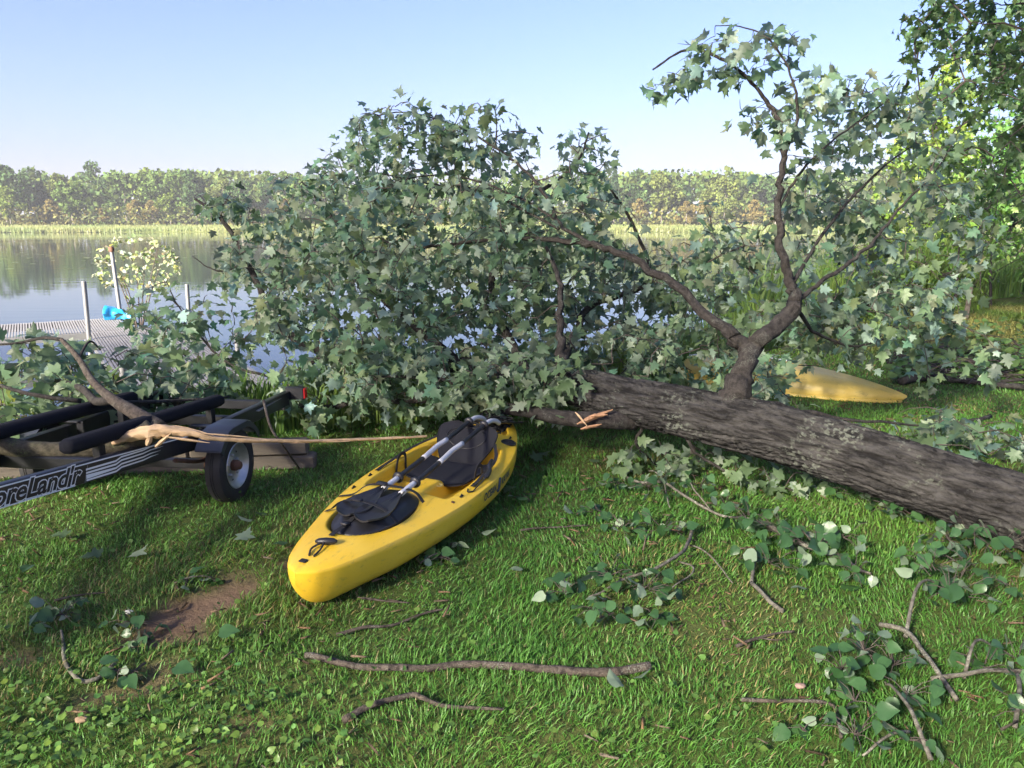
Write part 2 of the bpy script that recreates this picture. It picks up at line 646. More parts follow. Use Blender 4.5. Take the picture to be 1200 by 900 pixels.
# lake
m, nt, b, o = new_mat('lake water')
b.inputs['Base Color'].default_value = (.018, .028, .022, 1)
b.inputs['Roughness'].default_value = .03
b.inputs['IOR'].default_value = 1.33
b.inputs['Specular IOR Level'].default_value = .5
tc = nd(nt, 'ShaderNodeTexCoord')
mp = nd(nt, 'ShaderNodeMapping')
mp.inputs['Scale'].default_value = (.35, 1.6, 1)
n1 = nd(nt, 'ShaderNodeTexNoise', Scale=1.1, Detail=4.0)
n2 = nd(nt, 'ShaderNodeTexNoise', Scale=.06, Detail=3.0)
nt.links.new(tc.outputs['Object'], mp.inputs['Vector'])
nt.links.new(mp.outputs['Vector'], n1.inputs['Vector'])
nt.links.new(tc.outputs['Object'], n2.inputs['Vector'])
rp = nd(nt, 'ShaderNodeValToRGB')
rp.color_ramp.elements[0].position = .42
rp.color_ramp.elements[1].position = .62
rp.color_ramp.elements[0].color = (.15, .15, .15, 1)
nt.links.new(n2.outputs['Fac'], rp.inputs['Fac'])
mu = nd(nt, 'ShaderNodeMath', operation='MULTIPLY')
nt.links.new(n1.outputs['Fac'], mu.inputs[0])
nt.links.new(rp.outputs['Color'], mu.inputs[1])
bp = nd(nt, 'ShaderNodeBump', Strength=.035, Distance=.3)
nt.links.new(mu.outputs[0], bp.inputs['Height'])
nt.links.new(bp.outputs['Normal'], b.inputs['Normal'])
tag(MB().add([(-600, 4, WATER_Z), (600, 4, WATER_Z), (600, 230, WATER_Z), (-600, 230, WATER_Z)], [(0, 1, 2, 3)]).build('lake', m), kind='structure')

# ------------------------------------------------------------------ leaf templates
def fan_leaf(half, centre, fold=.12, droop=.22):
    """symmetric leaf from the right half of its outline (base to tip)"""
    out = half + [(-x, y) for x, y in half[-2:0:-1]]
    V = [(centre[0], centre[1], -droop * centre[1] ** 2)]
    for x, y in out:
        V.append((x, y, fold * abs(x) - droop * y * y + (.04 * math.sin(9 * y + 5 * x))))
    n = len(out)
    F = [(0, 1 + i, 1 + (i + 1) % n) for i in range(n)]
    return np.array(V), np.array(F)


MAPLE_V, MAPLE_F = fan_leaf([(0, 0), (.15, -.06), (.40, .03), (.27, .22), (.57, .44), (.42, .50), (.21, .50), (.25, .70), (.13, .70), (0, 1.0)], (0, .3))
def twist(V, a, curl, skew):
    W = V.copy()
    W[:, 0] *= 1 + skew * np.sign(W[:, 0])
    W[:, 2] += a * W[:, 0] * W[:, 1] - curl * np.abs(W[:, 0]) ** 1.5
    return W


MAPLE_SET = [MAPLE_V, twist(MAPLE_V, .5, .55, .12), twist(MAPLE_V * np.array([.9, 1, 1]), -.6, -.25, -.15), twist(fan_leaf([(0, 0), (.12, -.04), (.34, .10), (.24, .26), (.47, .52), (.36, .55), (.19, .54), (.20, .74), (.10, .74), (0, 1.0)], (0, .3), .35, .5)[0], .2, .3, .05)]
ASPEN_V, ASPEN_F = fan_leaf([(0, 0), (.20, -.02), (.37, .14), (.43, .34), (.35, .58), (.17, .80), (0, 1.0)], (0, .4), .18, .25)
LANCE_V, LANCE_F = fan_leaf([(0, 0), (.16, .22), (.19, .5), (.10, .8), (0, 1.0)], (0, .45), .25, .3)
CLUMP_V = np.array([(-.5, -.1, 0), (-.1, -.5, .12), (.45, -.25, -.05), (.3, .35, .1), (-.2, .5, -.08), (0, 0, .18)])
CLUMP_F = np.array([(5, 0, 1), (5, 1, 2), (5, 2, 3), (5, 3, 4), (5, 4, 0)])


def leaf_mesh(name, V, F, mat, size):
    me = bpy.data.meshes.new(name)
    me.from_pydata((V * size).tolist(), [], F.tolist())
    me.materials.append(mat)
    me.polygons.foreach_set('use_smooth', [True] * len(me.polygons))
    me.update()
    return me


def leaf_frames(n, outward=None, up=.8, hang=.5):
    """random leaf attitudes: blades face up and outward, tips hang"""
    nor = rng.normal(size=(n, 3)) * .55 + np.array([0, 0, up])
    tip = rng.normal(size=(n, 3)) * np.array([1, 1, .4]) - np.array([0, 0, hang])
    if outward is not None:
        tip = tip * .8 + outward * .7
        nor = nor + outward * .45
    return frames(tip, nor)


def tints(n, var=.22, warm=.085, patch_=None):
    t = 1 + rng.normal(size=(n, 1)) * var
    w = rng.normal(size=(n, 1)) * warm
    T = np.concatenate([t * (1 + w), t, t * (1 - w)], 1)
    if patch_ is not None:
        T = T * patch_
    return np.clip(T, .35, 2.2)


# ------------------------------------------------------------------ trees
class Grower:
    """grows twigs from a skeleton to target points and hangs leaves on them"""
    def __init__(s, nodes):
        s.nodes = [np.array(p) for p in nodes]
        s.twigs = MB()
        s.pos, s.out = [], []

    def grow(s, targets, r=.006, nleaf=9, spread=.16, sides=4, sag=.12, keep=1.6, hang_from=.35):
        targets = np.asarray(targets)
        arr = np.array(s.nodes)
        d0 = np.min(np.linalg.norm(targets[:, None] - arr[None, ::2], axis=2), axis=1)
        for i in np.argsort(d0):
            t = targets[i]
            arr = np.array(s.nodes)
            dist = np.linalg.norm(arr - t, axis=1)
            j = int(np.argmin(dist))
            if dist[j] > keep or dist[j] < .05:
                continue
            a = arr[j]
            L = dist[j]
            mid = (a + t) / 2 + np.array([0, 0, sag * L]) + rng.normal(size=3) * .10 * L
            pts = [Vector(a), Vector(a * .25 + mid * .75), Vector(mid * .4 + t * .6) + Vector(rng.normal(size=3) * .03 * L), Vector(t)]
            rr = max(.0025, r * min(1.6, .5 + L))
            s.twigs.tube(pts, [rr * 1.3, rr, rr * .75, rr * .4], sides, False)
            for q in pts[1:]:
                s.nodes.append(np.array(q))
            n = int(max(2, rng.poisson(nleaf * min(1.5, .55 + .8 * L))))
            for k in range(n):
                u = rng.uniform(hang_from, 1.05)
                seg = min(2, int(u * 3)) if u < 1 else 2
                f = u * 3 - seg
                base = np.array(pts[seg].lerp(pts[seg + 1], f))
                off = rng.normal(size=3)
                off /= np.linalg.norm(off)
                off *= spread * rng.uniform(.3, 1.0)
                off[2] -= spread * .3
                s.pos.append(base + off)
                s.out.append(off / (np.linalg.norm(off) + 1e-6))
        return s


def multi_scatter(tset, tF, pos, Rm, scl, T):
    VV, FF, TT, b_ = [], [], [], 0
    for j, tv in enumerate(tset):
        v, f, t = scatter(tv, tF, pos[j::len(tset)], Rm[j::len(tset)], scl[j::len(tset)], T[j::len(tset)])
        VV.append(v)
        FF.append(f + b_)
        TT.append(t)
        b_ += len(v)
    return np.concatenate(VV), np.concatenate(FF), np.concatenate(TT)


def foliage(root, g, tV, tF, mat, mat_one, size, singles, near, var=.26, up=.7, hang=.5, sizevar=.38, name='leaf', tone=None):
    """hang the grower's leaves on root: the `singles` nearest the camera as parts, the rest one part"""
    tset = MAPLE_SET if tV is MAPLE_V else [tV]
    pos, out = np.array(g.pos), np.array(g.out)
    pos[:, 2] = np.maximum(pos[:, 2], ground_z(pos[:, 0], pos[:, 1]) + .02)
    n = len(pos)
    Rm = leaf_frames(n, out, up, hang)
    scl = size * (1 + rng.uniform(-sizevar, sizevar, n))
    T = tints(n, var)
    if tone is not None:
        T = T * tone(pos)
    order = np.argsort(np.linalg.norm(pos - np.array(near), axis=1))
    pick = order[:singles]
    rest = order[singles:]
    if singles:
        mes = [leaf_mesh(name, v_, tF, mat_one, 1.0) for v_ in tset]
        for i in pick:
            o = link(name, mes[i % len(mes)], root)
            M4 = Matrix(Rm[i].tolist()).to_4x4()
            o.matrix_basis = Matrix.Translation(Vector(pos[i])) @ M4 @ Matrix.Scale(float(scl[i]), 4)
    V, F, TT = multi_scatter(tset, tF, pos[rest], Rm[rest], scl[rest], T[rest])
    o = link('foliage', big_mesh('foliage', V, F, mat, TT), root)
    tag(o, kind='stuff')
    return n


def blob_points(blobs):
    """targets in ellipsoids (px,py,zc,rx_px,ry_px,rz_m,count)"""
    out = []
    for px, py, zc, rx, ry, rz, n in blobs:
        n = int(n * 1.15)
        q = rng.normal(size=(n, 3))
        q /= np.linalg.norm(q, axis=1, keepdims=True)
        q *= rng.uniform(.15, 1, (n, 1)) ** .45
        for a, bq, c in q:
            p = P(px, py, zc) + Vector((a * rx * zc / FPX, c * rz, bq * ry * zc / FPX))
            gz = float(ground_z(p.x, p.y))
            if p.z > gz + .05:
                out.append(tuple(p))
    return out


def rough_tube(pts, rad, sides, amp, fl=3.0, fa=9.0, seed=0.0):
    """limb with bark plates: furrows run along it"""
    V, F = tube(pts, rad, sides, True)
    V = np.array(V)
    n = len(pts)
    dist = 0
    for i in range(n):
        if i:
            dist += (Vector(pts[i]) - Vector(pts[i - 1])).length
        c = np.array(pts[i])
        for k in range(sides):
            th = 2 * math.pi * k / sides
            a, bb = math.cos(th), math.sin(th)
            w = mnoise.noise((a * 2 + seed, bb * 2, dist * 2.0))
            r1 = abs(mnoise.noise((a * fa + w, bb * fa, dist * fl + seed)))
            r2 = abs(mnoise.noise((a * fa * 2.2, bb * fa * 2.2 + seed, dist * fl * 4)))
            big = mnoise.noise((a * .9 + seed, bb * .9, dist * 1.1))
            h = min(r1 * 4.5, 1.0) ** 1.3 * .75 + min(r2 * 4, 1) * .35 - .6
            rr = rad[i] if np.ndim(rad) else rad
            v = V[i * sides + k] - c
            V[i * sides + k] = c + v * (1 + (amp * h + .05 * rr * big) / rr)
    return V, F

# ------------------------------------------------------------------ the fallen maple
fallen = empty('fallen_maple_tree', P(1000, 560, 4.6))
tag(fallen, 'uprooted leafy maple tree lying across the lawn behind the yellow kayak', 'fallen tree')
fallen_inv = fallen.matrix_world.inverted() if False else Matrix.Translation(-Vector(fallen.location))


def in_fallen(o):
    o.matrix_parent_inverse = Matrix.Translation(-Vector(fallen.location))
    return o


def trace(pts, m=6):
    return spline([P(*p) for p in pts], m)


tr_pts = trace([(1480, 690, 3.35), (1330, 652, 3.72), (1200, 600, 4.15), (1100, 567, 4.38), (1000, 534, 4.62), (920, 511, 4.86), (850, 494, 5.08), (790, 480, 5.28), (740, 470, 5.45), (690, 458, 5.68), (655, 452, 5.9)], 32)
k = len(tr_pts)
tr_rad = list(np.interp(np.linspace(0, 1, k), [0, .3, .55, .75, .9, .96, 1], [.205, .180, .168, .156, .144, .115, .060]))
mb = MB()
V_, F_ = rough_tube(tr_pts, tr_rad, 150, .030, 4.5, 6.0, 1.3)
mb.add(V_, F_)
in_fallen(mb.build('trunk', M['trunk'], fallen, smooth=True))

LIMBS = {
    'upright': ([(852, 490, 5.08), (866, 450, 5.07), (880, 412, 5.12), (905, 387, 5.18), (931, 357, 5.25), (927, 335, 5.3), (918, 300, 5.35), (911, 245, 5.42), (918, 185, 5.5), (908, 135, 5.6), (886, 103, 5.7), (852, 72, 5.8), (805, 58, 5.9), (765, 82, 6.0)],
                [.105, .088, .070, .066, .060, .04, .032, .026, .022, .017, .013, .010, .007, .004]),
    'upright_fork': ([(918, 185, 5.5), (934, 140, 5.45), (929, 95, 5.4), (905, 50, 5.4), (872, 32, 5.45), (838, 30, 5.5)], [.016, .013, .010, .008, .006, .004]),
    'upright_right': ([(931, 357, 5.25), (956, 334, 5.35), (990, 312, 5.5), (1025, 282, 5.7), (1058, 240, 5.9), (1100, 196, 6.2), (1130, 142, 6.5)], [.022, .020, .018, .015, .012, .008, .005]),
    'upright_right2': ([(912, 245, 5.42), (940, 200, 5.6), (975, 165, 5.9), (1010, 140, 6.2), (1050, 110, 6.5)], [.014, .012, .010, .008, .005]),
    'upright_back': ([(927, 335, 5.3), (975, 260, 5.9), (1030, 200, 6.4), (1070, 170, 6.8)], [.018, .015, .011, .006]),
    'arch': ([(880, 412, 5.12), (858, 394, 5.2), (820, 361, 5.4), (780, 326, 5.65), (722, 296, 5.9), (688, 286, 6.05), (620, 279, 6.4), (555, 283, 6.7), (480, 294, 7.0), (400, 318, 7.3)],
             [.052, .045, .038, .034, .029, .025, .020, .015, .011, .007]),
    'arch_high': ([(700, 290, 6.0), (655, 262, 6.2), (642, 232, 6.35), (606, 192, 6.6), (545, 152, 6.9), (480, 132, 7.1), (438, 136, 7.3)], [.020, .018, .016, .014, .011, .008, .005]),
    'arch_mid': ([(650, 256, 6.25), (600, 228, 6.55), (540, 207, 6.9), (492, 207, 7.1), (430, 225, 7.4)], [.014, .012, .010, .008, .005]),
    'arch_mid2': ([(655, 268, 6.2), (610, 245, 6.5), (560, 222, 6.9), (505, 216, 7.2), (380, 196, 7.7), (330, 245, 7.9)], [.014, .012, .011, .009, .006, .004]),
    'stub_up': ([(676, 446, 5.72), (660, 426, 5.76), (656, 385, 5.85), (657, 335, 6.0), (640, 290, 6.3)], [.060, .046, .030, .022, .012]),
    'crown_left': ([(664, 452, 5.85), (600, 438, 6.2), (500, 424, 6.6), (400, 418, 7.0), (335, 388, 7.2), (308, 345, 7.3), (284, 298, 7.4), (258, 254, 7.5), (228, 233, 7.6)], [.105, .085, .06, .045, .034, .027, .022, .016, .008]),
    'crown_left_fork': ([(290, 308, 7.35), (255, 318, 7.4), (225, 300, 7.5)], [.014, .010, .005]),
    'crown_up': ([(540, 428, 6.4), (455, 355, 7.0), (410, 285, 7.4), (372, 232, 7.6), (355, 215, 7.7)], [.05, .038, .028, .018, .008]),
    'crown_back': ([(620, 442, 6.1), (575, 340, 6.9), (600, 255, 7.3), (672, 195, 7.5), (690, 155, 7.6)], [.05, .036, .024, .014, .006]),
    'crown_back2': ([(650, 452, 5.95), (690, 360, 7.0), (760, 330, 7.6), (740, 260, 7.8), (700, 200, 7.8)], [.045, .034, .022, .014, .006]),
    'low_left': ([(500, 424, 6.6), (420, 400, 6.4), (330, 440, 6.6), (260, 420, 6.9), (210, 360, 7.3), (195, 330, 7.4)], [.03, .025, .018, .013, .009, .005]),
    'low_front': ([(600, 440, 6.2), (545, 450, 5.95), (470, 440, 5.9), (400, 455, 6.0)], [.03, .024, .016, .008]),
    'low_right': ([(931, 357, 5.25), (958, 392, 5.6), (1005, 405, 5.95), (1050, 392, 6.4)], [.018, .015, .011, .006]),
    'low_back': ([(880, 470, 5.0), (930, 480, 5.3), (1000, 492, 5.5), (1100, 500, 5.8)], [.03, .022, .015, .008]),
    'low_under': ([(800, 505, 5.2), (820, 535, 5.25), (870, 560, 5.15), (930, 575, 5.0)], [.02, .014, .010, .006]),
    'low_under2': ([(760, 492, 5.35), (745, 520, 5.5), (770, 545, 5.6)], [.02, .014, .008]),
    'dark_left': ([(560, 470, 6.05), (450, 470, 6.2), (370, 476, 6.3), (300, 471, 6.35), (215, 470, 6.3)], [.034, .028, .024, .020, .010]),
}
skel = []
for nm, (pts, rad) in LIMBS.items():
    q = trace(pts, 6)
    rr = np.interp(np.linspace(0, len(pts) - 1, len(q)), range(len(pts)), rad)
    thin = 1.0 if nm == 'crown_left' else .80
    for i_ in range(1, len(q)):
        f_ = .45 * min(.06, rr[i_] * 1.6) * min(1, i_ / 4)
        q[i_] = q[i_] + Vector((mnoise.noise((i_ * .9, len(nm), 0.3)), mnoise.noise((i_ * .9, 7.1, len(nm))), mnoise.noise((len(nm) * .7, i_ * .9, 3.3)))) * f_ * 1.6
        knot = 1 + .16 * max(0, mnoise.noise((i_ * 1.3, len(nm) * 2.1, 9.0)))
        rr[i_] *= (1 if i_ < 8 and nm in ('upright', 'arch', 'stub_up') else thin) * knot
    mb = MB()
    if rad[0] > .04:
        V_, F_ = rough_tube(q, rr, 28, .010, 9, 5, len(nm))
        mb.add(V_, F_)
    else:
        mb.tube(q, rr, 10, jit=.10)
    in_fallen(mb.build('limb', M['limb'], fallen, smooth=True))
    st = 3 if rad[0] > .06 else 2
    skel += [tuple(v) for v in q[max(2, len(q) // 5)::st]]

# torn branch at the trunk's end with splinters of fresh wood
q = trace([(745, 492, 5.42), (715, 492, 5.36), (690, 492, 5.36), (655, 489, 5.45), (615, 481, 5.6), (560, 476, 5.95)], 5)
mb = MB()
V_, F_ = rough_tube(q, list(np.linspace(.07, .04, len(q))), 20, .006, 7, 5, 3.3)
mb.add(V_, F_)
in_fallen(mb.build('broken_branch', M['limb'], fallen, smooth=True))
for a, bq, w in [((676, 497, 5.25), (718, 480, 5.28), .020), ((680, 503, 5.25), (705, 497, 5.24), .012), ((674, 483, 5.24), (688, 499, 5.22), .008), ((690, 488, 5.25), (712, 486, 5.24), .014)]:
    s_, e_ = P(*a), P(*bq)
    mb = MB()
    mb.tube([s_, s_.lerp(e_, .3) + Vector((0, -.01, .006)), s_.lerp(e_, .7), e_], [w * .25, w, w * .8, w * .2], 5)
    in_fallen(mb.build('splinter', M['rawwood'] if w < .01 else M['redwood'], fallen))

g = Grower(skel)
g.grow(blob_points([
    (480, 178, 7.2, 85, 55, .8, 75), (560, 158, 7.0, 75, 40, .7, 55), (395, 235, 7.5, 75, 60, .9, 75),
    (520, 285, 6.9, 150, 90, 1.2, 210), (650, 270, 6.9, 110, 75, .9, 120), (430, 360, 6.7, 125, 90, 1.1, 200),
    (325, 320, 7.4, 65, 80, .7, 70), (600, 385, 6.6, 110, 65, .8, 130), (470, 435, 6.1, 90, 50, .45, 90),
    (690, 185, 7.5, 36, 40, .5, 18), (735, 340, 7.4, 85, 60, .8, 75), (800, 405, 7.0, 90, 48, .7, 70),
    (245, 395, 7.1, 60, 50, .6, 34), (290, 235, 7.6, 60, 28, .5, 16), (195, 370, 7.3, 45, 45, .5, 18),
    (390, 450, 6.4, 80, 35, .5, 50), (720, 420, 6.6, 80, 45, .6, 60), (600, 440, 5.75, 50, 28, .22, 34), (805, 325, 7.2, 70, 42, .7, 55), (850, 270, 6.9, 45, 40, .5, 14), (545, 452, 5.8, 50, 22, .25, 26),
]), .006, 8.0, .15)
g.grow(blob_points([
    (1035, 195, 6.6, 100, 80, .8, 78), (965, 300, 6.2, 95, 75, .8, 62), (1080, 290, 6.8, 78, 90, .8, 74), (1040, 120, 6.5, 60, 30, .5, 16),
    (1000, 365, 6.3, 110, 48, .7, 70), (900, 400, 6.6, 80, 60, .7, 50), (985, 110, 6.3, 40, 30, .5, 14),
    (930, 210, 5.6, 30, 50, .3, 10), (1110, 400, 6.8, 40, 60, .6, 16),
]), .005, 7.4, .15)
g.grow(blob_points([
    (840, 66, 5.7, 65, 24, .3, 20), (785, 88, 5.95, 45, 18, .25, 13), (900, 52, 5.45, 40, 22, .25, 11), (945, 108, 5.5, 34, 32, .25, 13), (885, 125, 5.6, 30, 24, .25, 7), (920, 165, 5.5, 25, 30, .2, 6),
]), .004, 6, .13, sag=.05)
g.grow(blob_points([
    (880, 452, 5.9, 50, 25, .4, 16), (960, 495, 5.5, 60, 10, .3, 10), (1130, 508, 5.6, 80, 20, .6, 26), (840, 540, 5.25, 80, 22, .3, 14), (930, 570, 5.0, 50, 16, .25, 9), (760, 530, 5.5, 40, 20, .25, 9),
    (640, 470, 5.85, 40, 20, .2, 12), (655, 435, 5.5, 30, 22, .12, 14), (640, 468, 5.55, 26, 14, .12, 8),
]), .005, 8, .13)


def crown_tone(p):
    a = vnoise(p[:, 0] * 1.4 + 9, p[:, 1] * .9 + p[:, 2] * 1.4, 21)
    return (.82 + .36 * a)[:, None]


nl = foliage(fallen, g, MAPLE_V, MAPLE_F, M['maple'], M['maple_one'], .096, 300, (0, 0, CAMH), tone=crown_tone)
in_f = [c for c in fallen.children if c.name.split('.')[0] in ('leaf', 'foliage')]
tw = g.twigs.build('twigs', M['twig'], fallen, smooth=True)
tag(tw, kind='stuff')
for c in in_f + [tw]:
    in_fallen(c)
print('fallen leaves', nl)


# ------------------------------------------------------------------ standing trees
def standing(name, label, cat, x, y, h, r, trunk_r, ntarget, nleaf, size, mats, group=None, singles=0, base=.25, lean=(0, 0), template=(MAPLE_V, MAPLE_F), tone=None, tint=None, seed=0):
    gz = float(ground_z(x, y))
    root = empty(name, (x, y, gz))
    tag(root, label, cat, group)
    n = 12
    pts = [Vector((lean[0] * t * t + .1 * math.sin(3 * t + seed), lean[1] * t * t + .1 * math.cos(2.3 * t + seed), -.1 + (h * .9 + .1) * t)) for t in np.linspace(0, 1, n)]
    rad = [trunk_r * (1 - .85 * t) * (1.25 if t == 0 else 1) for t in np.linspace(0, 1, n)]
    V_, F_ = rough_tube(pts, rad, 24, .018 if trunk_r > .12 else .005, 4, 6, seed)
    MB().add(V_, F_).build('trunk', M['trunk'] if trunk_r > .1 else M['limb'], root, smooth=True)
    nodes = [tuple(p) for p in pts[int(n * base):]]
    nb = max(5, int(h * 1.1))
    for i in range(nb):
        t = base + (1 - base) * (i + .5) / nb
        k = min(n - 2, int(t * (n - 1)))
        p0 = pts[k].lerp(pts[k + 1], t * (n - 1) - k)
        a = i * 2.4 + seed
        ll = r * .75 * math.sin(math.pi * min(.98, .25 + .75 * (t - base) / (1 - base))) + .2
        d = Vector((math.cos(a), math.sin(a), .45))
        q = spline([p0, p0 + d * ll * .5 + Vector((0, 0, .1 * ll)), p0 + d * ll + Vector((0, 0, -.02 * ll))], 4)
        MB().tube(q, list(np.linspace(trunk_r * .35 * (1.1 - t), .01, len(q))), 6).build('limb', M['limb'], root, smooth=True)
        nodes += [tuple(v) for v in q[2:]]
    gr = Grower(nodes)
    q = rng.normal(size=(ntarget, 3))
    q /= np.linalg.norm(q, axis=1, keepdims=True)
    q *= rng.uniform(.1, 1, (ntarget, 1)) ** .5
    cz = h * (base * .8 + 1) / 2
    lump = 1 + .22 * np.sin(q[:, :1] * 5 + seed) * np.cos(q[:, 1:2] * 4 + seed)
    tg = q * np.array([r, r, h * (1 - base * .8) / 2]) * lump + np.array([lean[0] * .5, lean[1] * .5, cz])
    gr.grow(tg, .008 * max(1, r / 2.5), nleaf, .16 * max(1, size / .13), keep=4)
    pos = np.array(gr.pos)
    out = np.array(gr.out)
    nn_ = len(pos)
    Rm = leaf_frames(nn_, out, .7, .5)
    scl = size * (1 + rng.uniform(-.25, .25, nn_))
    T = tints(nn_, .2)
    if tint is not None:
        T = T * np.array(tint)
    wp = pos + np.array([x, y, gz])
    order = np.argsort(np.linalg.norm(wp - np.array([0, 0, CAMH]), axis=1)) if singles else np.arange(nn_)
    tV, tF = template
    if singles:
        # of the near leaves, those that stand inside the picture
        dv = wp - np.array([0, 0, CAMH])
        zc = dv @ np.array(CF)
        u = dv @ np.array(CR) / zc * FPX + 600
        vv = 450 - dv @ np.array(CU) / zc * FPX
        vis = (zc > 0) & (u > 0) & (u < 1200) & (vv > 0) & (vv < 900)
        order = np.concatenate([order[vis[order]], order[~vis[order]]])
        mes = [leaf_mesh('leaf', v_, tF, mats[1], 1.0) for v_ in MAPLE_SET]
        for i in order[:singles]:
            o = link('leaf', mes[i % 4], root)
            o.matrix_basis = Matrix.Translation(Vector(pos[i])) @ Matrix(Rm[i].tolist()).to_4x4() @ Matrix.Scale(float(scl[i]), 4)
    rest = order[singles:]
    V, F, TT = multi_scatter(MAPLE_SET if tV is MAPLE_V else [tV], tF, pos[rest], Rm[rest], scl[rest], T[rest])
    tag(link('crown', big_mesh('crown', V, F, mats[0], TT), root), kind='stuff')
    tag(gr.twigs.build('twigs', M['twig'], root), kind='stuff')
    return root


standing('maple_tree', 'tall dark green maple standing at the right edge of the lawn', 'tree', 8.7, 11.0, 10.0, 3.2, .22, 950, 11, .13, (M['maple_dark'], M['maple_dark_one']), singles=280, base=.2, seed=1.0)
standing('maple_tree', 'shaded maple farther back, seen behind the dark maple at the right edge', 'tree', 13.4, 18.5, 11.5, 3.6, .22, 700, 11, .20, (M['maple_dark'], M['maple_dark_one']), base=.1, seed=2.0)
standing('maple_tree', 'sunlit yellow green tree rising beyond the arching branches at upper right', 'tree', 17.5, 33, 10.5, 2.0, .2, 330, 12, .24, (M['shrub'], None), base=.15, seed=3.0, tint=(1.1, 1.0, .7))
standing('maple_tree', 'rounded green tree beside the sunlit tree, behind the reeds at right', 'tree', 23, 36, 9.5, 3.4, .2, 330, 12, .28, (M['shrub'], None), base=.1, seed=4.0, tint=(.6, .75, .6))
for i, (x, y, h, r, t, lab) in enumerate([
        (6.3, 13.6, 1.7, .8, (1.0, 1.1, .8), 'bright green leafy shrub beside the wooden post among the reeds'),
        (7.9, 13.9, 2.2, .9, (1.0, 1.05, .7), 'yellow green shrub with drooping sprays below the dark maple'),
        (4.6, 13.2, 1.5, .8, (.85, .95, .8), 'low green shrub behind the overturned canoe'),
        (9.6, 15.5, 2.6, 1.2, (.8, .9, .7), 'shaded green shrub at the right edge behind the reeds')]):
    standing('shrub', lab, 'shrub', x, y, h, r, .03, 90, 9, .11, (M['shrub'], None), base=.05, template=(LANCE_V, LANCE_F), tint=t, seed=i)

# trees behind the photographer that shade the lawn (out of the picture)
sh = None
for i, (t, off, sc_) in enumerate([(-13, 1, 1.25), (-8.5, -1.5, 1.6), (-4.2, 1.2, 1.75), (0.2, -.8, 1.6), (4.4, 1.0, 1.15), (8.6, 0, .8), (-18, 0, 1.2)]):
    x, y = -11 - .78 * t - .62 * off, -8 + .62 * t - .78 * off
    if sh is None:
        sh = standing('shade_tree', 'tall leafy tree behind the photographer that shades the lawn', 'tree', x, y, 16.5, 3.2, .25, 300, 2.8, .34, (M['maple_dark'], None), group='shade trees behind the photographer', base=.2, seed=5.0, template=(CLUMP_V, CLUMP_F))
        sh0 = sh
        sh.scale = (sc_,) * 3
    else:
        r_ = sh0.copy()
        COL.objects.link(r_)
        for c in sh0.children:
            c2 = c.copy()
            COL.objects.link(c2)
            c2.parent = r_
        r_.location = (x, y, 0)
        r_.rotation_euler = (0, 0, i * 1.7)
        r_.scale = (sc_,) * 3

# ------------------------------------------------------------------ the far shore
FAR_KINDS = [
    ('mid green broadleaf', (.080, .130, .032), 1.0),
    ('dark green', (.045, .085, .028), 1.05),
    ('bright yellow green', (.120, .170, .034), .92),
    ('olive', (.105, .135, .036), 1.0),
    ('low russet gold', (.15, .125, .042), .5),
    ('narrow dark evergreen', (.03, .06, .028), .95),
]
far_meshes = []
for ki, (nm, colr, hs) in enumerate(FAR_KINDS):
    for var in range(2):
        n = 2000
        hh = 14.0
        if ki == 5:
            t = rng.uniform(0, 1, n) ** .8
            rad = 2.3 * (1 - t) + .15
            a = rng.uniform(0, 6.283, n)
            rr = rad * rng.uniform(.6, 1, n)
            pos = np.stack([rr * np.cos(a), rr * np.sin(a), 1 + t * (hh - 1)], 1)
            lob = t * 7
        else:
            nlb = 13
            cen = np.stack([rng.normal(size=nlb) * 1.7, rng.normal(size=nlb) * 1.7, rng.uniform(.28, .93, nlb) * hh], 1)
            cen[:, :2] *= (1.15 - .75 * np.abs(cen[:, 2:3] / hh - .5))
            lr = rng.uniform(1.1, 2.2, nlb)
            which = rng.integers(0, nlb, n)
            q = rng.normal(size=(n, 3))
            q /= np.linalg.norm(q, axis=1, keepdims=True)
            pos = cen[which] + q * lr[which][:, None] * rng.uniform(.55, 1.1, (n, 1)) * np.array([1, 1, .85])
        nor = rng.normal(size=(n, 3)) + np.array([0, 0, .6])
        Rm = frames(rng.normal(size=(n, 3)), nor)
        T = tints(n, .17, .05) * np.array(colr)
        V, F, TT = scatter(CLUMP_V, CLUMP_F, pos, Rm, rng.uniform(.4, .85, n), T)
        me = big_mesh('crown', V, F, M['far'], TT)
        tm = MB().tube([(0, 0, -1), (.1, 0, hh * .4), (-.1, .1, hh * .8)], [.22, .16, .05], 6)
        for _ in range(7):
            z0 = random.uniform(.25, .7) * hh
            a = random.uniform(0, 6.28)
            tm.tube([(0, 0, z0), (math.cos(a) * 1.2, math.sin(a) * 1.2, z0 + 1.2)], [.07, .03], 4)
        to = tm.build('trunk', M['far_trunk'] if 'far_trunk' in M else M.setdefault('far_trunk', simple('far trunk bark', (.16, .145, .125), .9)), None)
        far_meshes.append((ki, me, to.data))
        bpy.data.objects.remove(to)

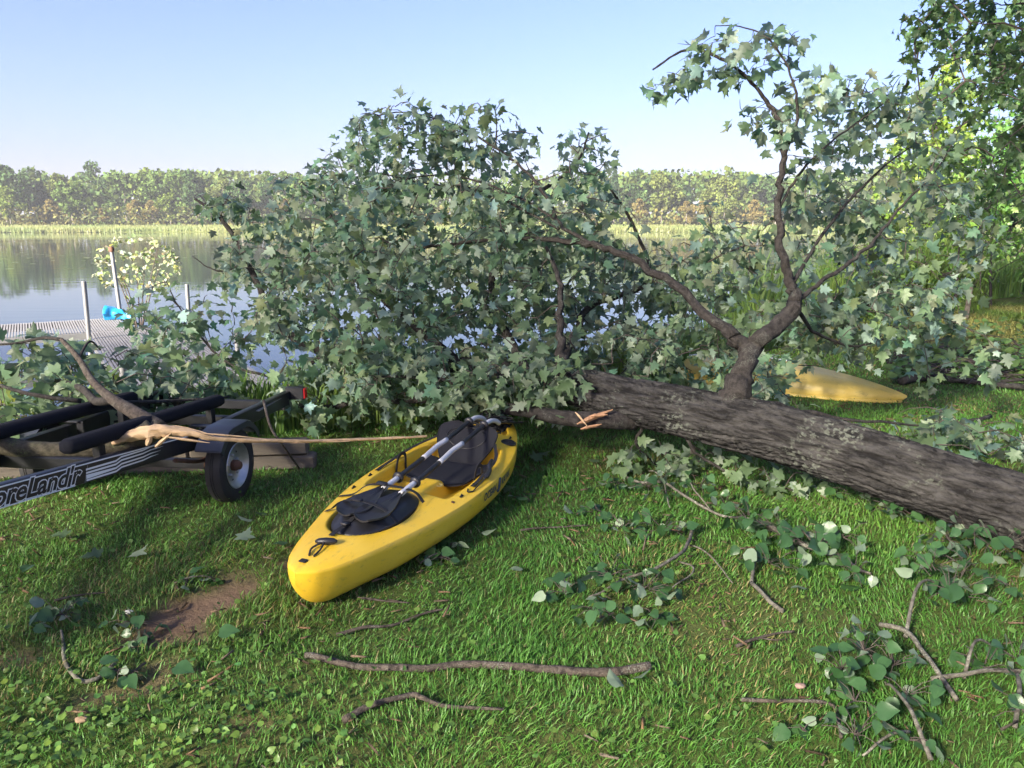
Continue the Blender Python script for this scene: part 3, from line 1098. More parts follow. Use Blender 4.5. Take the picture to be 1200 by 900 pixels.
placed = 0
far_list = []
for row, (dy, step, pk) in enumerate([(16, 5.2, [.22, .12, .16, .20, .22, .08]), (27, 5.6, [.34, .18, .16, .22, .02, .08]), (40, 6.2, [.36, .24, .16, .22, 0, .02])]):
    x = -118.0 + row * 1.7
    while x < 122:
        # not behind the near crown, where the picture shows nothing of them
        yy = far_shore(np.array(x)) + dy + random.uniform(-4, 4)
        px = 600 + x / (yy * .978) * FPX
        if -30 < px < 380 or 690 < px < 930:
            ki = int(rng.choice(6, p=np.array(pk) / sum(pk)))
            _, cm, tm = far_meshes[ki * 2 + random.randint(0, 1)]
            nm, _, hs = FAR_KINDS[ki]
            s = hs * random.uniform(.68, 1.16) * (1 + .04 * row) * (.86 if px > 600 else .90)
            r_ = empty('far_tree', (x, float(yy), float(ground_z(x, yy)) - .2), (0, 0, random.uniform(0, 6.28)))
            r_.scale = (s * random.uniform(.9, 1.15), s * random.uniform(.9, 1.15), s)
            side = 'at left' if px < 600 else 'at right'
            far_list.append((x, nm, side, r_))
            link('trunk', tm, r_)
            link('crown', cm, r_)
            placed += 1
        x += step * random.uniform(.75, 1.25)
ORD = ['leftmost', 'second', 'third', 'fourth', 'fifth', 'sixth', 'seventh', 'eighth', 'ninth', 'tenth', 'eleventh', 'twelfth', 'thirteenth', 'fourteenth', 'fifteenth', 'sixteenth', 'seventeenth', 'eighteenth', 'nineteenth', 'twentieth']
cnt = {}
for x, nm, side, r_ in sorted(far_list, key=lambda q: q[0] / q[3].location.y):
    c_ = cnt.get((nm, side), 0)
    cnt[(nm, side)] = c_ + 1
    wh = ORD[c_] + ('' if c_ == 0 else ' from the left') if c_ < 20 else 'far right'
    tag(r_, f'{nm} tree across the lake {side}, {wh}', 'tree', f'{nm} trees across the lake')
print('far trees', placed)

# the wood behind and beside them, one mass
n = 36000
X = rng.uniform(-260, 260, n)
Y = far_shore(X) + rng.uniform(22, 75, n)
top = 9.5 + 4 * vnoise(X / 9, Y / 14, 31) + 3 * vnoise(X / 37, Y / 50, 32)
vis_band = (np.abs(X) < 125)
Zt = top * rng.uniform(.15, 1, n) ** .6
pos = np.stack([X, Y, Zt], 1)
Rm = frames(rng.normal(size=(n, 3)), rng.normal(size=(n, 3)) + np.array([0, 0, .6]))
hue = vnoise(X / 5, Y / 8, 33)[:, None]
T = tints(n, .25, .1) * (np.array([[.06, .10, .03]]) * (1 - hue) + np.array([[.095, .13, .035]]) * hue)
V, F, TT = scatter(CLUMP_V, CLUMP_F, pos, Rm, rng.uniform(.8, 1.5, n), T)
tag(link('far_wood', big_mesh('far_wood', V, F, M['far'], TT)), 'mass of green woodland filling in behind the trees across the lake', 'wood', kind='stuff')

n = 20000
X = rng.uniform(-150, 150, n)
Y = far_shore(X) + rng.uniform(12, 34, n)
pos = np.stack([X, Y, ground_z(X, Y) + 4.5 * rng.uniform(0, 1, n) ** 1.4], 1)
Rm = frames(rng.normal(size=(n, 3)), rng.normal(size=(n, 3)) + np.array([0, 0, .6]))
hue = vnoise(X / 6, Y / 9, 35)[:, None]
T = tints(n, .25, .1) * (np.array([[.09, .13, .035]]) * (1 - hue) + np.array([[.13, .115, .04]]) * hue)
V, F, TT = scatter(CLUMP_V, CLUMP_F, pos, Rm, rng.uniform(.45, .9, n), T)
tag(link('far_undergrowth', big_mesh('far_undergrowth', V, F, M['far'], TT)), 'olive and russet undergrowth below the trees across the lake', 'undergrowth', kind='stuff')

# far marsh reeds, a pale strip at the water's edge
n = 42000
X = rng.uniform(-140, 140, n)
Y = far_shore(X) + rng.uniform(-2, 13, n)
Zb = np.maximum(ground_z(X, Y), WATER_Z - .1)
hh = rng.uniform(.45, 1.05, n)
w = rng.uniform(.10, .22, n)
a = rng.uniform(-.6, .6, n)
b0 = np.stack([X - w * np.cos(a), Y - w * np.sin(a), Zb], 1)
b1 = np.stack([X + w * np.cos(a), Y + w * np.sin(a), Zb], 1)
tp = np.stack([X + rng.normal(size=n) * .15, Y + rng.normal(size=n) * .15, Zb + hh], 1)
V = np.stack([b0, b1, tp], 1).reshape(-1, 3)
F = np.arange(3 * n).reshape(-1, 3)
hue = vnoise(X / 8, Y / 3, 41)[:, None]
T = tints(n, .15, .05) * (np.array([[.095, .145, .038]]) * hue + np.array([[.15, .16, .052]]) * (1 - hue))
tag(link('far_reeds', big_mesh('far_reeds', V, F, M['reed'], np.repeat(T, 3, 0))), 'pale yellow green strip of marsh reeds along the far shore', 'reeds', kind='stuff')

# lily pads
n = 1300
X = np.concatenate([rng.normal(-40, 9, n // 4), rng.normal(12, 7, n // 2), rng.uniform(-30, 30, n // 4)])
Y = np.concatenate([rng.normal(52, 6, n // 4), rng.uniform(24, 60, n // 2), rng.uniform(40, 110, n // 4)])
keep = (Y > shore(X) + 1.5) & (vnoise(X / 4, Y / 2.0, 51) > .45)
X, Y = X[keep], Y[keep]
n = len(X)
th = np.linspace(.3, 6.0, 8)
pv = np.array([(0, 0, 0)] + [(math.cos(t), math.sin(t), 0) for t in th])
pf = np.array([(0, i, i + 1) for i in range(1, 8)])
Rm = frames(np.stack([rng.normal(size=n), rng.normal(size=n), np.zeros(n)], 1), np.tile([0, 0, 1.0], (n, 1)))
V, F, TT = scatter(pv, pf, np.stack([X, Y, np.full(n, WATER_Z + .012) + rng.uniform(0, .004, n)], 1), Rm, rng.uniform(.10, .22, n), tints(n, .15) * np.array([.16, .20, .07]))
tag(link('lily_pads', big_mesh('lily_pads', V, F, M['weed'], TT)), 'scattered lily pads floating on the lake', 'lily pads', kind='stuff')

# ------------------------------------------------------------------ the yellow kayak
KL = 2.70
bow = Vector((-.955, 3.12, 0))
stern = Vector((-.06, 5.66, 0))
kay_dir = (stern - bow).normalized()
kayak = empty('kayak', (bow.x, bow.y, .012), (R(2.5), 0, math.atan2(kay_dir.y, kay_dir.x)))
tag(kayak, 'scuffed yellow sit-on-top kayak with black seat lying upright on the lawn', 'kayak')

TW = [0, .012, .035, .08, .15, .25, .37, .5, .63, .76, .86, .93, .975, 1]
WW = [.012, .060, .105, .158, .215, .285, .345, .372, .362, .305, .222, .140, .065, .012]


def smooth_interp(t, xp, fp):
    # monotone-ish cubic through the table
    xp, fp = np.array(xp), np.array(fp)
    m = np.gradient(fp, xp)
    m = np.clip(m, -6, 6)
    i = np.clip(np.searchsorted(xp, t) - 1, 0, len(xp) - 2)
    h = xp[i + 1] - xp[i]
    s = (t - xp[i]) / h
    return (fp[i] * (1 + 2 * s) * (1 - s) ** 2 + m[i] * h * s * (1 - s) ** 2 + fp[i + 1] * s * s * (3 - 2 * s) + m[i + 1] * h * s * s * (s - 1))


def kW(t): return np.maximum(.008, smooth_interp(t, TW, WW))
def kZg(t): return .228 + .045 * np.maximum(0, 2 * t - 1) ** 2 + .004 * np.maximum(0, 1 - 2 * t) ** 2
def kZk(t): return .165 * np.maximum(0, 1 - t / .075) ** 2.4 + .19 * np.maximum(0, (t - .90) / .10) ** 2.2 + .012


def deck_z(x, y):
    """height of the moulded deck at local x,y"""
    x, y = np.asarray(x, float), np.asarray(y, float)
    t = np.clip(x / KL, 0, 1)
    W = kW(t)
    s = np.clip(np.abs(y) / W, 0, 1)
    z = kZg(t) + .040 * (1 - s ** 3.2) * np.minimum(1, W / .2)
    def well(x0, x1, hw, depth, e=.05, r=None):
        return depth * sstep(x0, x0 + e, x) * (1 - sstep(x1 - e, x1, x)) * (1 - sstep(hw - e * .8, hw, np.abs(y)))
    hatch = ((x - .70) / .33) ** 2 + (y / .185) ** 2
    z = z - .045 * (1 - sstep(.82, 1.12, hatch))
    # cockpit: foot wells either side of a centre ridge, and the seat pan
    cw = np.minimum(W - .085, .285)
    inside = (1 - sstep(cw - .035, cw, np.abs(y)))
    cock = sstep(1.02, 1.12, x) * (1 - sstep(1.90, 2.00, x)) * inside
    depth = .150 - .03 * sstep(1.5, 1.7, x)
    ridge = .085 * (1 - sstep(.045, .10, np.abs(y))) * (1 - sstep(1.40, 1.52, x))
    steps = .022 * np.sin((x - 1.05) * 2 * math.pi / .13) * sstep(1.08, 1.14, x) * (1 - sstep(1.5, 1.56, x)) * sstep(.15, .2, np.abs(y))
    lip = .03 * (1 - sstep(0, .05, np.abs(x - 1.58)))
    z = z - cock * (depth - ridge - lip * .6) + cock * steps
    # tank well behind the seat
    tw_ = np.minimum(W - .07, .19)
    z = z - .07 * sstep(2.24, 2.29, x) * (1 - sstep(2.54, 2.60, x)) * (1 - sstep(tw_ - .04, tw_, np.abs(y)))
    return z


def hull_point(t, th):
    """outer hull; th 0 at the gunwale, pi/2 at the keel (starboard = -y)"""
    W, zg, zk = kW(t), kZg(t), kZk(t)
    mid = sstep(0, .22, t) * (1 - sstep(.8, 1, t))
    ey = 1.0 - .45 * mid
    ez = 1.0 - .30 * mid
    c, s_ = np.cos(th), np.sin(th)
    flare = 1 + .03 * np.sin(2 * th)
    return W * np.maximum(c, 1e-6) ** ey * flare, zg - (zg - zk) * np.maximum(s_, 1e-6) ** ez


nt_, nd_, nh_ = 180, 81, 16
tt = np.linspace(0, 1, nt_)
tt = tt ** 1.0
tt = .5 - .5 * np.cos(np.pi * tt) * (.35) - .5 * (1 - 2 * tt) * .65
rings = []
for t in tt:
    x = t * KL
    W = float(kW(t))
    sy = np.sin(np.linspace(-math.pi / 2, math.pi / 2, nd_)) * .45 + np.linspace(-1, 1, nd_) * .55
    dy = sy * W
    dz = deck_z(np.full(nd_, x), dy)
    ring = [(x, yy, zz) for yy, zz in zip(dy, dz)]            # starboard to port over the deck
    for th in np.linspace(0, math.pi / 2, nh_ + 1)[1:]:
        yy, zz = hull_point(t, th)
        ring.append((x, float(yy), float(zz)))
    for th in np.linspace(math.pi / 2, 0, nh_ + 1)[1:-1]:
        yy, zz = hull_point(t, th)
        ring.append((x, -float(yy), float(zz)))
    rings.append(ring)
nr = len(rings[0])
V = np.array(rings).reshape(-1, 3)
V[:nr] = V[:nr] * np.array([1, .02, 1]) + np.array([-.004, 0, 0])          # close the ends to an edge
V[-nr:] = V[-nr:] * np.array([1, .02, 1]) + np.array([.004, 0, 0])
V[:nr, 2] = np.clip(V[:nr, 2], .17, .232)
V[-nr:, 2] = np.clip(V[-nr:, 2], .21, .272)
I = np.arange(nt_ * nr).reshape(nt_, nr)
I2 = np.roll(I, -1, axis=1)
F = np.stack([I[:-1], I[1:], I2[1:], I2[:-1]], 2).reshape(-1, 4)
hull = link('hull', big_mesh('hull', V, F, M['yellow'], None, True), kayak)


def on_deck(x, y, dz=0.0):
    return Vector((x, y, float(deck_z(x, y)) + dz))


def kband(name, pts, w, th, mat, parent, up=(0, 0, 1)):
    """flat strap along pts"""
    q = spline(pts, 5)
    V, F = [], []
    for i, p in enumerate(q):
        t = (q[min(i + 1, len(q) - 1)] - q[max(i - 1, 0)]).normalized()
        side = t.cross(Vector(up)).normalized()
        n = side.cross(t)
        for a, bq in ((-1, 0), (1, 0), (1, 1), (-1, 1)):
            V.append(p + side * a * w / 2 + n * bq * th)
    for i in range(len(q) - 1):
        for k in range(4):
            j = (k + 1) % 4
            F.append((i * 4 + k, i * 4 + j, i * 4 + 4 + j, i * 4 + 4 + k))
    F += [(3, 2, 1, 0), tuple(len(V) - 4 + k for k in range(4))]
    return MB().add([tuple(v) for v in V], F).build(name, mat, parent, auto=40)


# bow hatch cover: a domed oval lid with a raised inner panel
n = 56
prof = [(1.0, -.012), (1.0, .012), (.97, .022), (.86, .030), (.82, .044), (.70, .050), (.35, .054), (0.02, .055)]
V, F = [], []
for s_, h in prof:
    for i in range(n):
        a = 2 * math.pi * i / n
        ca, sa = math.cos(a), math.sin(a)
        ex = abs(ca) ** .85 * (1 if ca > 0 else -1)
        ey = abs(sa) ** .85 * (1 if sa > 0 else -1)
        xx, yy = .70 + .315 * s_ * ex * 1.0, .172 * s_ * ey * (1 + .12 * ca)
        V.append((xx, yy, float(kZg(xx / KL)) + .012 + h * .9 + .018 * (1 - s_ * s_)))
for k in range(len(prof) - 1):
    for i in range(n):
        j = (i + 1) % n
        F.append((k * n + i, k * n + j, (k + 1) * n + j, (k + 1) * n + i))
F.append(tuple((len(prof) - 1) * n + i for i in range(n)))
hatch = MB().add(V, F).build('hatch_cover', M['black_pl'], kayak, auto=50)
ztop = lambda x: float(kZg(x / KL)) + .086
for x0, sk in ((.60, -.02), (.86, .02)):
    w_ = float(kW(x0 / KL)) - .02
    kband('hatch_strap', [on_deck(x0 - sk, w_, .006), on_deck(x0 - sk, .21, .012), (x0, .13, ztop(x0) + .014), (x0, 0, ztop(x0) + .030), (x0 + sk, -.13, ztop(x0) + .012), (x0 + sk, -.19, ztop(x0) - .04)], .024, .003, M['strap'], kayak)
    bk = MB().box((x0, .05, ztop(x0) + .036), (.034, .06, .016), None, .005).build('buckle', M['black_pl'], kayak, auto=40)
kband('hatch_strap', [(.52, .0, ztop(.5)), (.44, .01, ztop(.4) - .03), (.36, .02, float(deck_z(.36, .02)) + .012), (.31, .02, float(deck_z(.31, .02)) + .008)], .024, .003, M['strap'], kayak)
MB().box((.43, .01, ztop(.42) - .022), (.055, .036, .016), Matrix.Rotation(R(16), 3, 'Y'), .005).build('buckle', M['black_pl'], kayak, auto=40)

# bow and stern carry toggles
for x0, sg in ((.17, 1), (KL - .10, -1)):
    p = [on_deck(x0 - .05 * sg, .012, .006), on_deck(x0, .03, .012), on_deck(x0 + .06 * sg, .005, .02)]
    MB().tube(spline(p, 5), .005, 6).tube(spline([on_deck(x0 - .05 * sg, -.012, .006), on_deck(x0, -.012, .010), on_deck(x0 + .06 * sg, .0, .02)], 5), .005, 6).build('handle_loop', M['strap'], kayak, smooth=True)
    a, c = on_deck(x0 + .05 * sg, .045, .018), on_deck(x0 + .085 * sg, -.05, .020)
    MB().tube([a, a.lerp(c, .15), a.lerp(c, .5), a.lerp(c, .85), c], [.006, .015, .018, .015, .006], 10).build('toggle_grip', M['black_pl'], kayak, smooth=True)
p = on_deck(.075, .012, .004)
MB().box(p, (.03, .035, .006), None, .002).build('pad_eye', M['strap'], kayak)

# pad eyes and plugs round the rim
for x0, s_ in ((1.12, -.86), (1.30, -.82), (1.55, .84), (1.20, .86), (.98, .86), (2.22, -.8), (2.25, .8), (2.5, -.75)):
    y0 = float(kW(x0 / KL)) * s_
    q = on_deck(x0, y0, .003)
    MB().box(q, (.035, .014, .008), None, .003).tube([q + Vector((-.01, 0, 0)), q + Vector((-.005, 0, .01)), q + Vector((.005, 0, .01)), q + Vector((.01, 0, 0))], .003, 5).build('pad_eye', M['strap'], kayak)
q = on_deck(1.02, -.30, 0)
MB().lathe([(.010, 0), (.010, .004), (.002, .005)], q, (0, -.3, 1), 12).build('rivet', M['rust'], kayak)
# side carry handle, camera side
y0 = -float(kW(1.35 / KL)) * .90
y1 = -float(kW(1.59 / KL)) * .90
MB().tube(spline([on_deck(1.23, y0, .004), on_deck(1.29, y0, .012), on_deck(1.37, y0, .018), on_deck(1.42, y0, .025)], 4), .004, 6).tube(
    spline([on_deck(1.23, y0 * .9, .004), on_deck(1.19, y0 * .95, .006), on_deck(1.23, y0, .004)], 4), .004, 6).build('handle_cord', M['strap'], kayak, smooth=True)
MB().tube(spline([on_deck(1.39, y0, .022), on_deck(1.45, y0 * 1.0, .03), on_deck(1.51, y1 * .97, .03), on_deck(1.57, y1 * .90, .045), on_deck(1.63, y1 * .88, .05)], 5), [.006] * 3 + [.016] * 12 + [.010] * 6, 10).build('side_handle', M['black_pl'], kayak, smooth=True)
# round screw port behind the seat
q = on_deck(2.13, -.225, .0)
MB().lathe([(.052, -.004), (.052, .006), (.046, .010), (.040, .010), (.038, .004), (.002, .005)], q, (0, -.12, 1), 28).build('deck_port', M['black_pl'], kayak, auto=40)

# seat pad and backrest
def pillow(name, cx, pts_fn, nu, nv, thick, mat, parent):
    top, bot = [], []
    for i in range(nu):
        for j in range(nv):
            u, v = i / (nu - 1), j / (nv - 1)
            p, nrm = pts_fn(u, v)
            e = (1 - abs(2 * u - 1) ** 6) * (1 - abs(2 * v - 1) ** 6)
            top.append(p + nrm * thick * (.25 + .75 * e))
            bot.append(p - nrm * thick * .15)
    V = [tuple(p) for p in top + bot]
    F = []
    N = nu * nv
    for i in range(nu - 1):
        for j in range(nv - 1):
            a = i * nv + j
            F.append((a, a + nv, a + nv + 1, a + 1))
            F.append((N + a, N + a + 1, N + a + nv + 1, N + a + nv))
    edge = [i * nv for i in range(nu)] + [(nu - 1) * nv + j for j in range(1, nv)] + [i * nv + nv - 1 for i in range(nu - 2, -1, -1)] + [j for j in range(nv - 2, 0, -1)]
    for k in range(len(edge)):
        a, c = edge[k], edge[(k + 1) % len(edge)]
        F.append((a, c, N + c, N + a))
    return MB().add(V, F).build(name, mat, parent, smooth=True)


def seat_fn(u, v):
    x = 1.42 + .42 * u
    hw = .235 - .03 * (1 - u) ** 2
    y = (2 * v - 1) * hw
    return Vector((x, y, .145 + .035 * abs(2 * v - 1) ** 2.5 + .02)), Vector((0, 0, 1))


pillow('seat_pad', 0, seat_fn, 14, 14, .026, M['black_fab'], kayak)


def back_fn(u, v):
    # u up the pad, v across; reclined towards the stern
    hw = .135 + .075 * math.sin(min(1, u * 1.15) * math.pi * .62)
    hw *= (1 - .55 * max(0, (u - .78) / .22) ** 2.2)
    y = (2 * v - 1) * hw
    curve = .05 * (2 * v - 1) ** 2
    base = Vector((1.84, 0, .155))
    up = Vector((.66, 0, .75)).normalized()
    nrm = Vector((-.75, 0, .66)).normalized()
    return base + up * (.30 * u) + Vector((0, y, 0)) + nrm * curve, nrm


back = pillow('backrest', 0, back_fn, 18, 16, .040, M['black_fab'], kayak)
# oval stitched panel on the backrest
ring = []
for i in range(29):
    a = 2 * math.pi * i / 28
    p, nrm = back_fn(.62 + .26 * math.sin(a), .5 + .33 * math.cos(a))
    ring.append(p + nrm * .041)
MB().tube(ring, .004, 5, False).build('piping', M['black_pl'], back, smooth=True)
for sg in (-1, 1):
    a, _ = back_fn(.55, .5 + .5 * sg)
    kband('seat_strap', [a, (1.70, sg * .290, float(deck_z(1.70, .30)) + .03), on_deck(1.38, sg * .31, .012), on_deck(1.27, sg * .31, .008)], .022, .003, M['strap'], kayak)
    p = Vector((1.50, sg * .26, .225))
    kband('thigh_loop', [p + Vector((-.07, 0, -.04)), p + Vector((-.05, .0, .05)), p + Vector((.0, .0, .075)), p + Vector((.05, 0, .05)), p + Vector((.06, 0, -.04))], .022, .004, M['strap'], kayak, up=(0, 1, 0))
# drain scupper rings
for yy in (-.06, .06):
    q = on_deck(1.36, yy, .002)
    MB().lathe([(.028, 0), (.024, .006), (.016, .004), (.012, -.004), (.002, -.004)], q, (0, 0, 1), 18).build('scupper', M['yellow_old'], kayak, smooth=True)
# tangle of bungee and gear in the tank well
rs = random.Random(4)
for k in range(9):
    pts = []
    for i in range(6):
        xx = 2.22 + .36 * rs.random()
        yy = rs.uniform(-.14, .14)
        pts.append(Vector((xx, yy, float(kZg(xx / KL)) + .02 + .07 * rs.random())))
    MB().tube(spline(pts, 6), .005, 6).build('bungee', M['strap'], kayak, smooth=True)
for k in range(3):
    xx = 2.34 + .1 * k
    q = Vector((xx, (-1) ** k * .05, float(kZg(xx / KL)) + .02))
    MB().box(q, (.14, .10, .045), Matrix.Rotation(k * 1.1, 3, 'Z') @ Matrix.Rotation(.3 * (k - 1), 3, 'X'), .016).build('gear_pouch', M['black_fab'], kayak, auto=50)


def text_mesh(txt, size, offset=0.0, shear=0.0, space=1.0, res=3):
    cu = bpy.data.curves.new('text', 'FONT')
    cu.body = txt
    cu.size = size
    cu.offset = offset
    cu.shear = shear
    cu.space_character = space
    cu.resolution_u = res
    cu.fill_mode = 'FRONT'
    ob = bpy.data.objects.new('text', cu)
    COL.objects.link(ob)
    bpy.context.view_layer.update()
    dg = bpy.context.evaluated_depsgraph_get()
    me = bpy.data.meshes.new_from_object(ob.evaluated_get(dg))
    bpy.data.objects.remove(ob)
    V = np.array([v.co[:] for v in me.vertices])
    F = [tuple(p.vertices) for p in me.polygons]
    bpy.data.meshes.remove(me)
    return V, F


def hull_text(txt, x0, size, th0, mat, parent, space=1.0, shear=0.0, off=.001, lift=.0035):
    """lettering laid on the starboard hull: reads along the hull towards the stern"""
    V, F = text_mesh(txt, size, off, shear, space)
    out = []
    for vx, vy, _ in V:
        t = (x0 + vx) / KL
        th = th0 - vy / .26
        if th < 0:
            yv = -float(kW(t)) + (-th) * .10
            p = Vector((x0 + vx, yv, float(deck_z(x0 + vx, yv)) + lift))
        else:
            yy, zz = hull_point(t, th)
            p = Vector((x0 + vx, -float(yy) - lift * math.cos(th * .7) - .001, float(zz) - lift * math.sin(th * .7) * .3 + lift * .4))
        out.append(tuple(p))
    return MB().add(out, F).build('lettering', mat, parent)


hull_text('OCEAN', 1.30, .058, .20, M['letter_dk'], kayak, 1.0, .1, .0015)
hull_text('KAYAK', 1.60, .058, .20, M['letter_dk'], kayak, 1.0, .1, .0015)
# little wave swoosh between the words
pts = []
for i in range(13):
    u = i / 12
    x_ = 1.52 + .06 * u
    th = .20 + .12 * math.sin(u * 6.3) - .16 * u
    yy, zz = hull_point(x_ / KL, max(.02, th))
    pts.append(Vector((x_, -float(yy) - .004, float(zz) + .002)))
MB().tube(pts, [.002 + .007 * math.sin(math.pi * i / 12) for i in range(13)], 6).build('emblem', M['letter_dk'], kayak, smooth=True)

# ------------------------------------------------------------------ two paddles on the kayak
KM = Matrix.Translation(kayak.location) @ kayak.rotation_euler.to_matrix().to_4x4()


def paddle(label, y_off, dx, dz, yaw):
    root = empty('paddle')
    root.matrix_world = KM @ Matrix.Translation((-.15, y_off, dz)) @ Matrix.Rotation(yaw, 4, 'Z')
    tag(root, label, 'paddle', 'paddles laid on the yellow kayak')
    line = spline([Vector((1.00 + dx, 0, .352)), Vector((1.20 + dx, 0, .365)), Vector((1.50 + dx, 0, .388)), Vector((1.68 + dx, .010, .400)), Vector((1.80 + dx, 0, .412)), Vector((2.10 + dx, 0, .438)), Vector((2.24 + dx, -.005, .447)), Vector((2.34 + dx, -.01, .425)), Vector((2.40 + dx, -.012, .395))], 8)
    def seg(a, c, name, mat, r):
        q = [p for p in line if a <= p.x - dx <= c]
        MB().tube(q, r, 12).build(name, mat, root, smooth=True)
    seg(.99, 1.18, 'shaft_section', M['silver'], .0155)
    seg(1.17, 1.48, 'shaft_grip', M['black_pl'], .0150)
    seg(1.46, 1.80, 'shaft_section', M['silver'], .0160)
    seg(1.78, 2.17, 'shaft_grip', M['black_pl'], .0150)
    seg(2.15, 2.42, 'shaft_section', M['silver'], .0160)
    for xx in (1.18, 2.14):
        p = min(line, key=lambda q: abs(q.x - dx - xx))
        MB().lathe([(.012, -.012), (.030, -.010), (.032, 0), (.030, .010), (.012, .012)], p, (1, 0, .12), 20).build('drip_ring', M['black_pl'], root, smooth=True)
    for tip, sg, z0, sl in ((1.02 + dx, -1, .352, 0.0), (2.38 + dx, 1, .395, -.20)):
        top, bot = [], []
        nu, nv = 14, 9
        for i in range(nu):
            u = i / (nu - 1)
            hw = .016 + .072 * math.sin(min(1, u * 1.25) * math.pi / 2) ** 1.4 * (1 - .75 * max(0, (u - .75) / .25) ** 2.5)
            for j in range(nv):
                v = 2 * j / (nv - 1) - 1
                x_ = tip + sg * .40 * u
                z_ = z0 + sl * .40 * u + .012 * v * v - .010 * u + .010 * max(0, 1 - abs(v) * 4) * (1 - u)
                top.append((x_, v * hw, z_ + .004))
                bot.append((x_, v * hw, z_ - .004))
        N = nu * nv
        F = []
        for i in range(nu - 1):
            for j in range(nv - 1):
                a = i * nv + j
                F += [(a, a + nv, a + nv + 1, a + 1), (N + a, N + a + 1, N + a + nv + 1, N + a + nv)]
            F += [(i * nv, N + i * nv, N + (i + 1) * nv, (i + 1) * nv), (i * nv + nv - 1, (i + 1) * nv + nv - 1, N + (i + 1) * nv + nv - 1, N + i * nv + nv - 1)]
        F.append(tuple((nu - 1) * nv + j for j in range(nv)) + tuple(N + (nu - 1) * nv + j for j in range(nv - 1, -1, -1)))
        MB().add(top + bot, F).build('blade', M['black_pl'], root, auto=40)
    return root


paddle('black and white kayak paddle lying left across the seat', .055, .0, -.028, R(-1.0))
paddle('black and white kayak paddle lying right, nearer the lettered side', -.065, -.03, -.028, R(-1.0))

# ------------------------------------------------------------------ overturned canoe at the right
tipc = G(1062, 474)
can_dir = Vector((-.80, .60, 0)).normalized()
canoe = empty('canoe', (tipc.x, tipc.y, 0), (0, 0, math.atan2(can_dir.y, can_dir.x)))
tag(canoe, 'faded yellow boat lying upside down beyond the fallen trunk', 'boat')
CLn = 2.9
rings = []
for t in np.linspace(0, 1, 60):
    W = .36 * math.sin(math.pi * min(1, max(0, t)) ** .9) ** .8 + .004
    H = .03 + .24 * math.sin(math.pi * (t * .98 + .01)) ** .72
    ring = []
    for th in np.linspace(0, math.pi, 27):
        c, s_ = math.cos(th), math.sin(th)
        yy = W * (abs(c) ** .75) * (1 if c > 0 else -1)
        keel = .018 * max(0, 1 - abs(c) * 9)
        ring.append((t * CLn + .05 * (1 - s_) * (1 - 2 * t), yy, .02 + H * (s_ ** .8) + keel))
    rings.append(ring)
nr = 27
V = np.array(rings).reshape(-1, 3)
I = np.arange(60 * nr).reshape(60, nr)
F = np.stack([I[:-1, :-1], I[:-1, 1:], I[1:, 1:], I[1:, :-1]], 2).reshape(-1, 4)
link('hull', big_mesh('hull', V, F, M['yellow_old'], None, True), canoe)
for sg in (0, 26):
    MB().tube([Vector(r[sg]) for r in rings], .018, 8).build('gunwale', M['yellow_old'], canoe, smooth=True)
MB().tube([Vector(r[13]) + Vector((0, 0, .004)) for r in rings[20:56]], .012, 6).build('keel_strip', M['white'], canoe, smooth=True)

# ------------------------------------------------------------------ boat trailer
TA = math.atan2(-.99, -.13)               # forward (towards the tongue) in the ground plane
trailer = empty('boat_trailer', (-2.40, 4.74, 0), (0, 0, TA))
tag(trailer, 'black boat trailer with carpeted bunks parked at the timber edging', 'trailer')
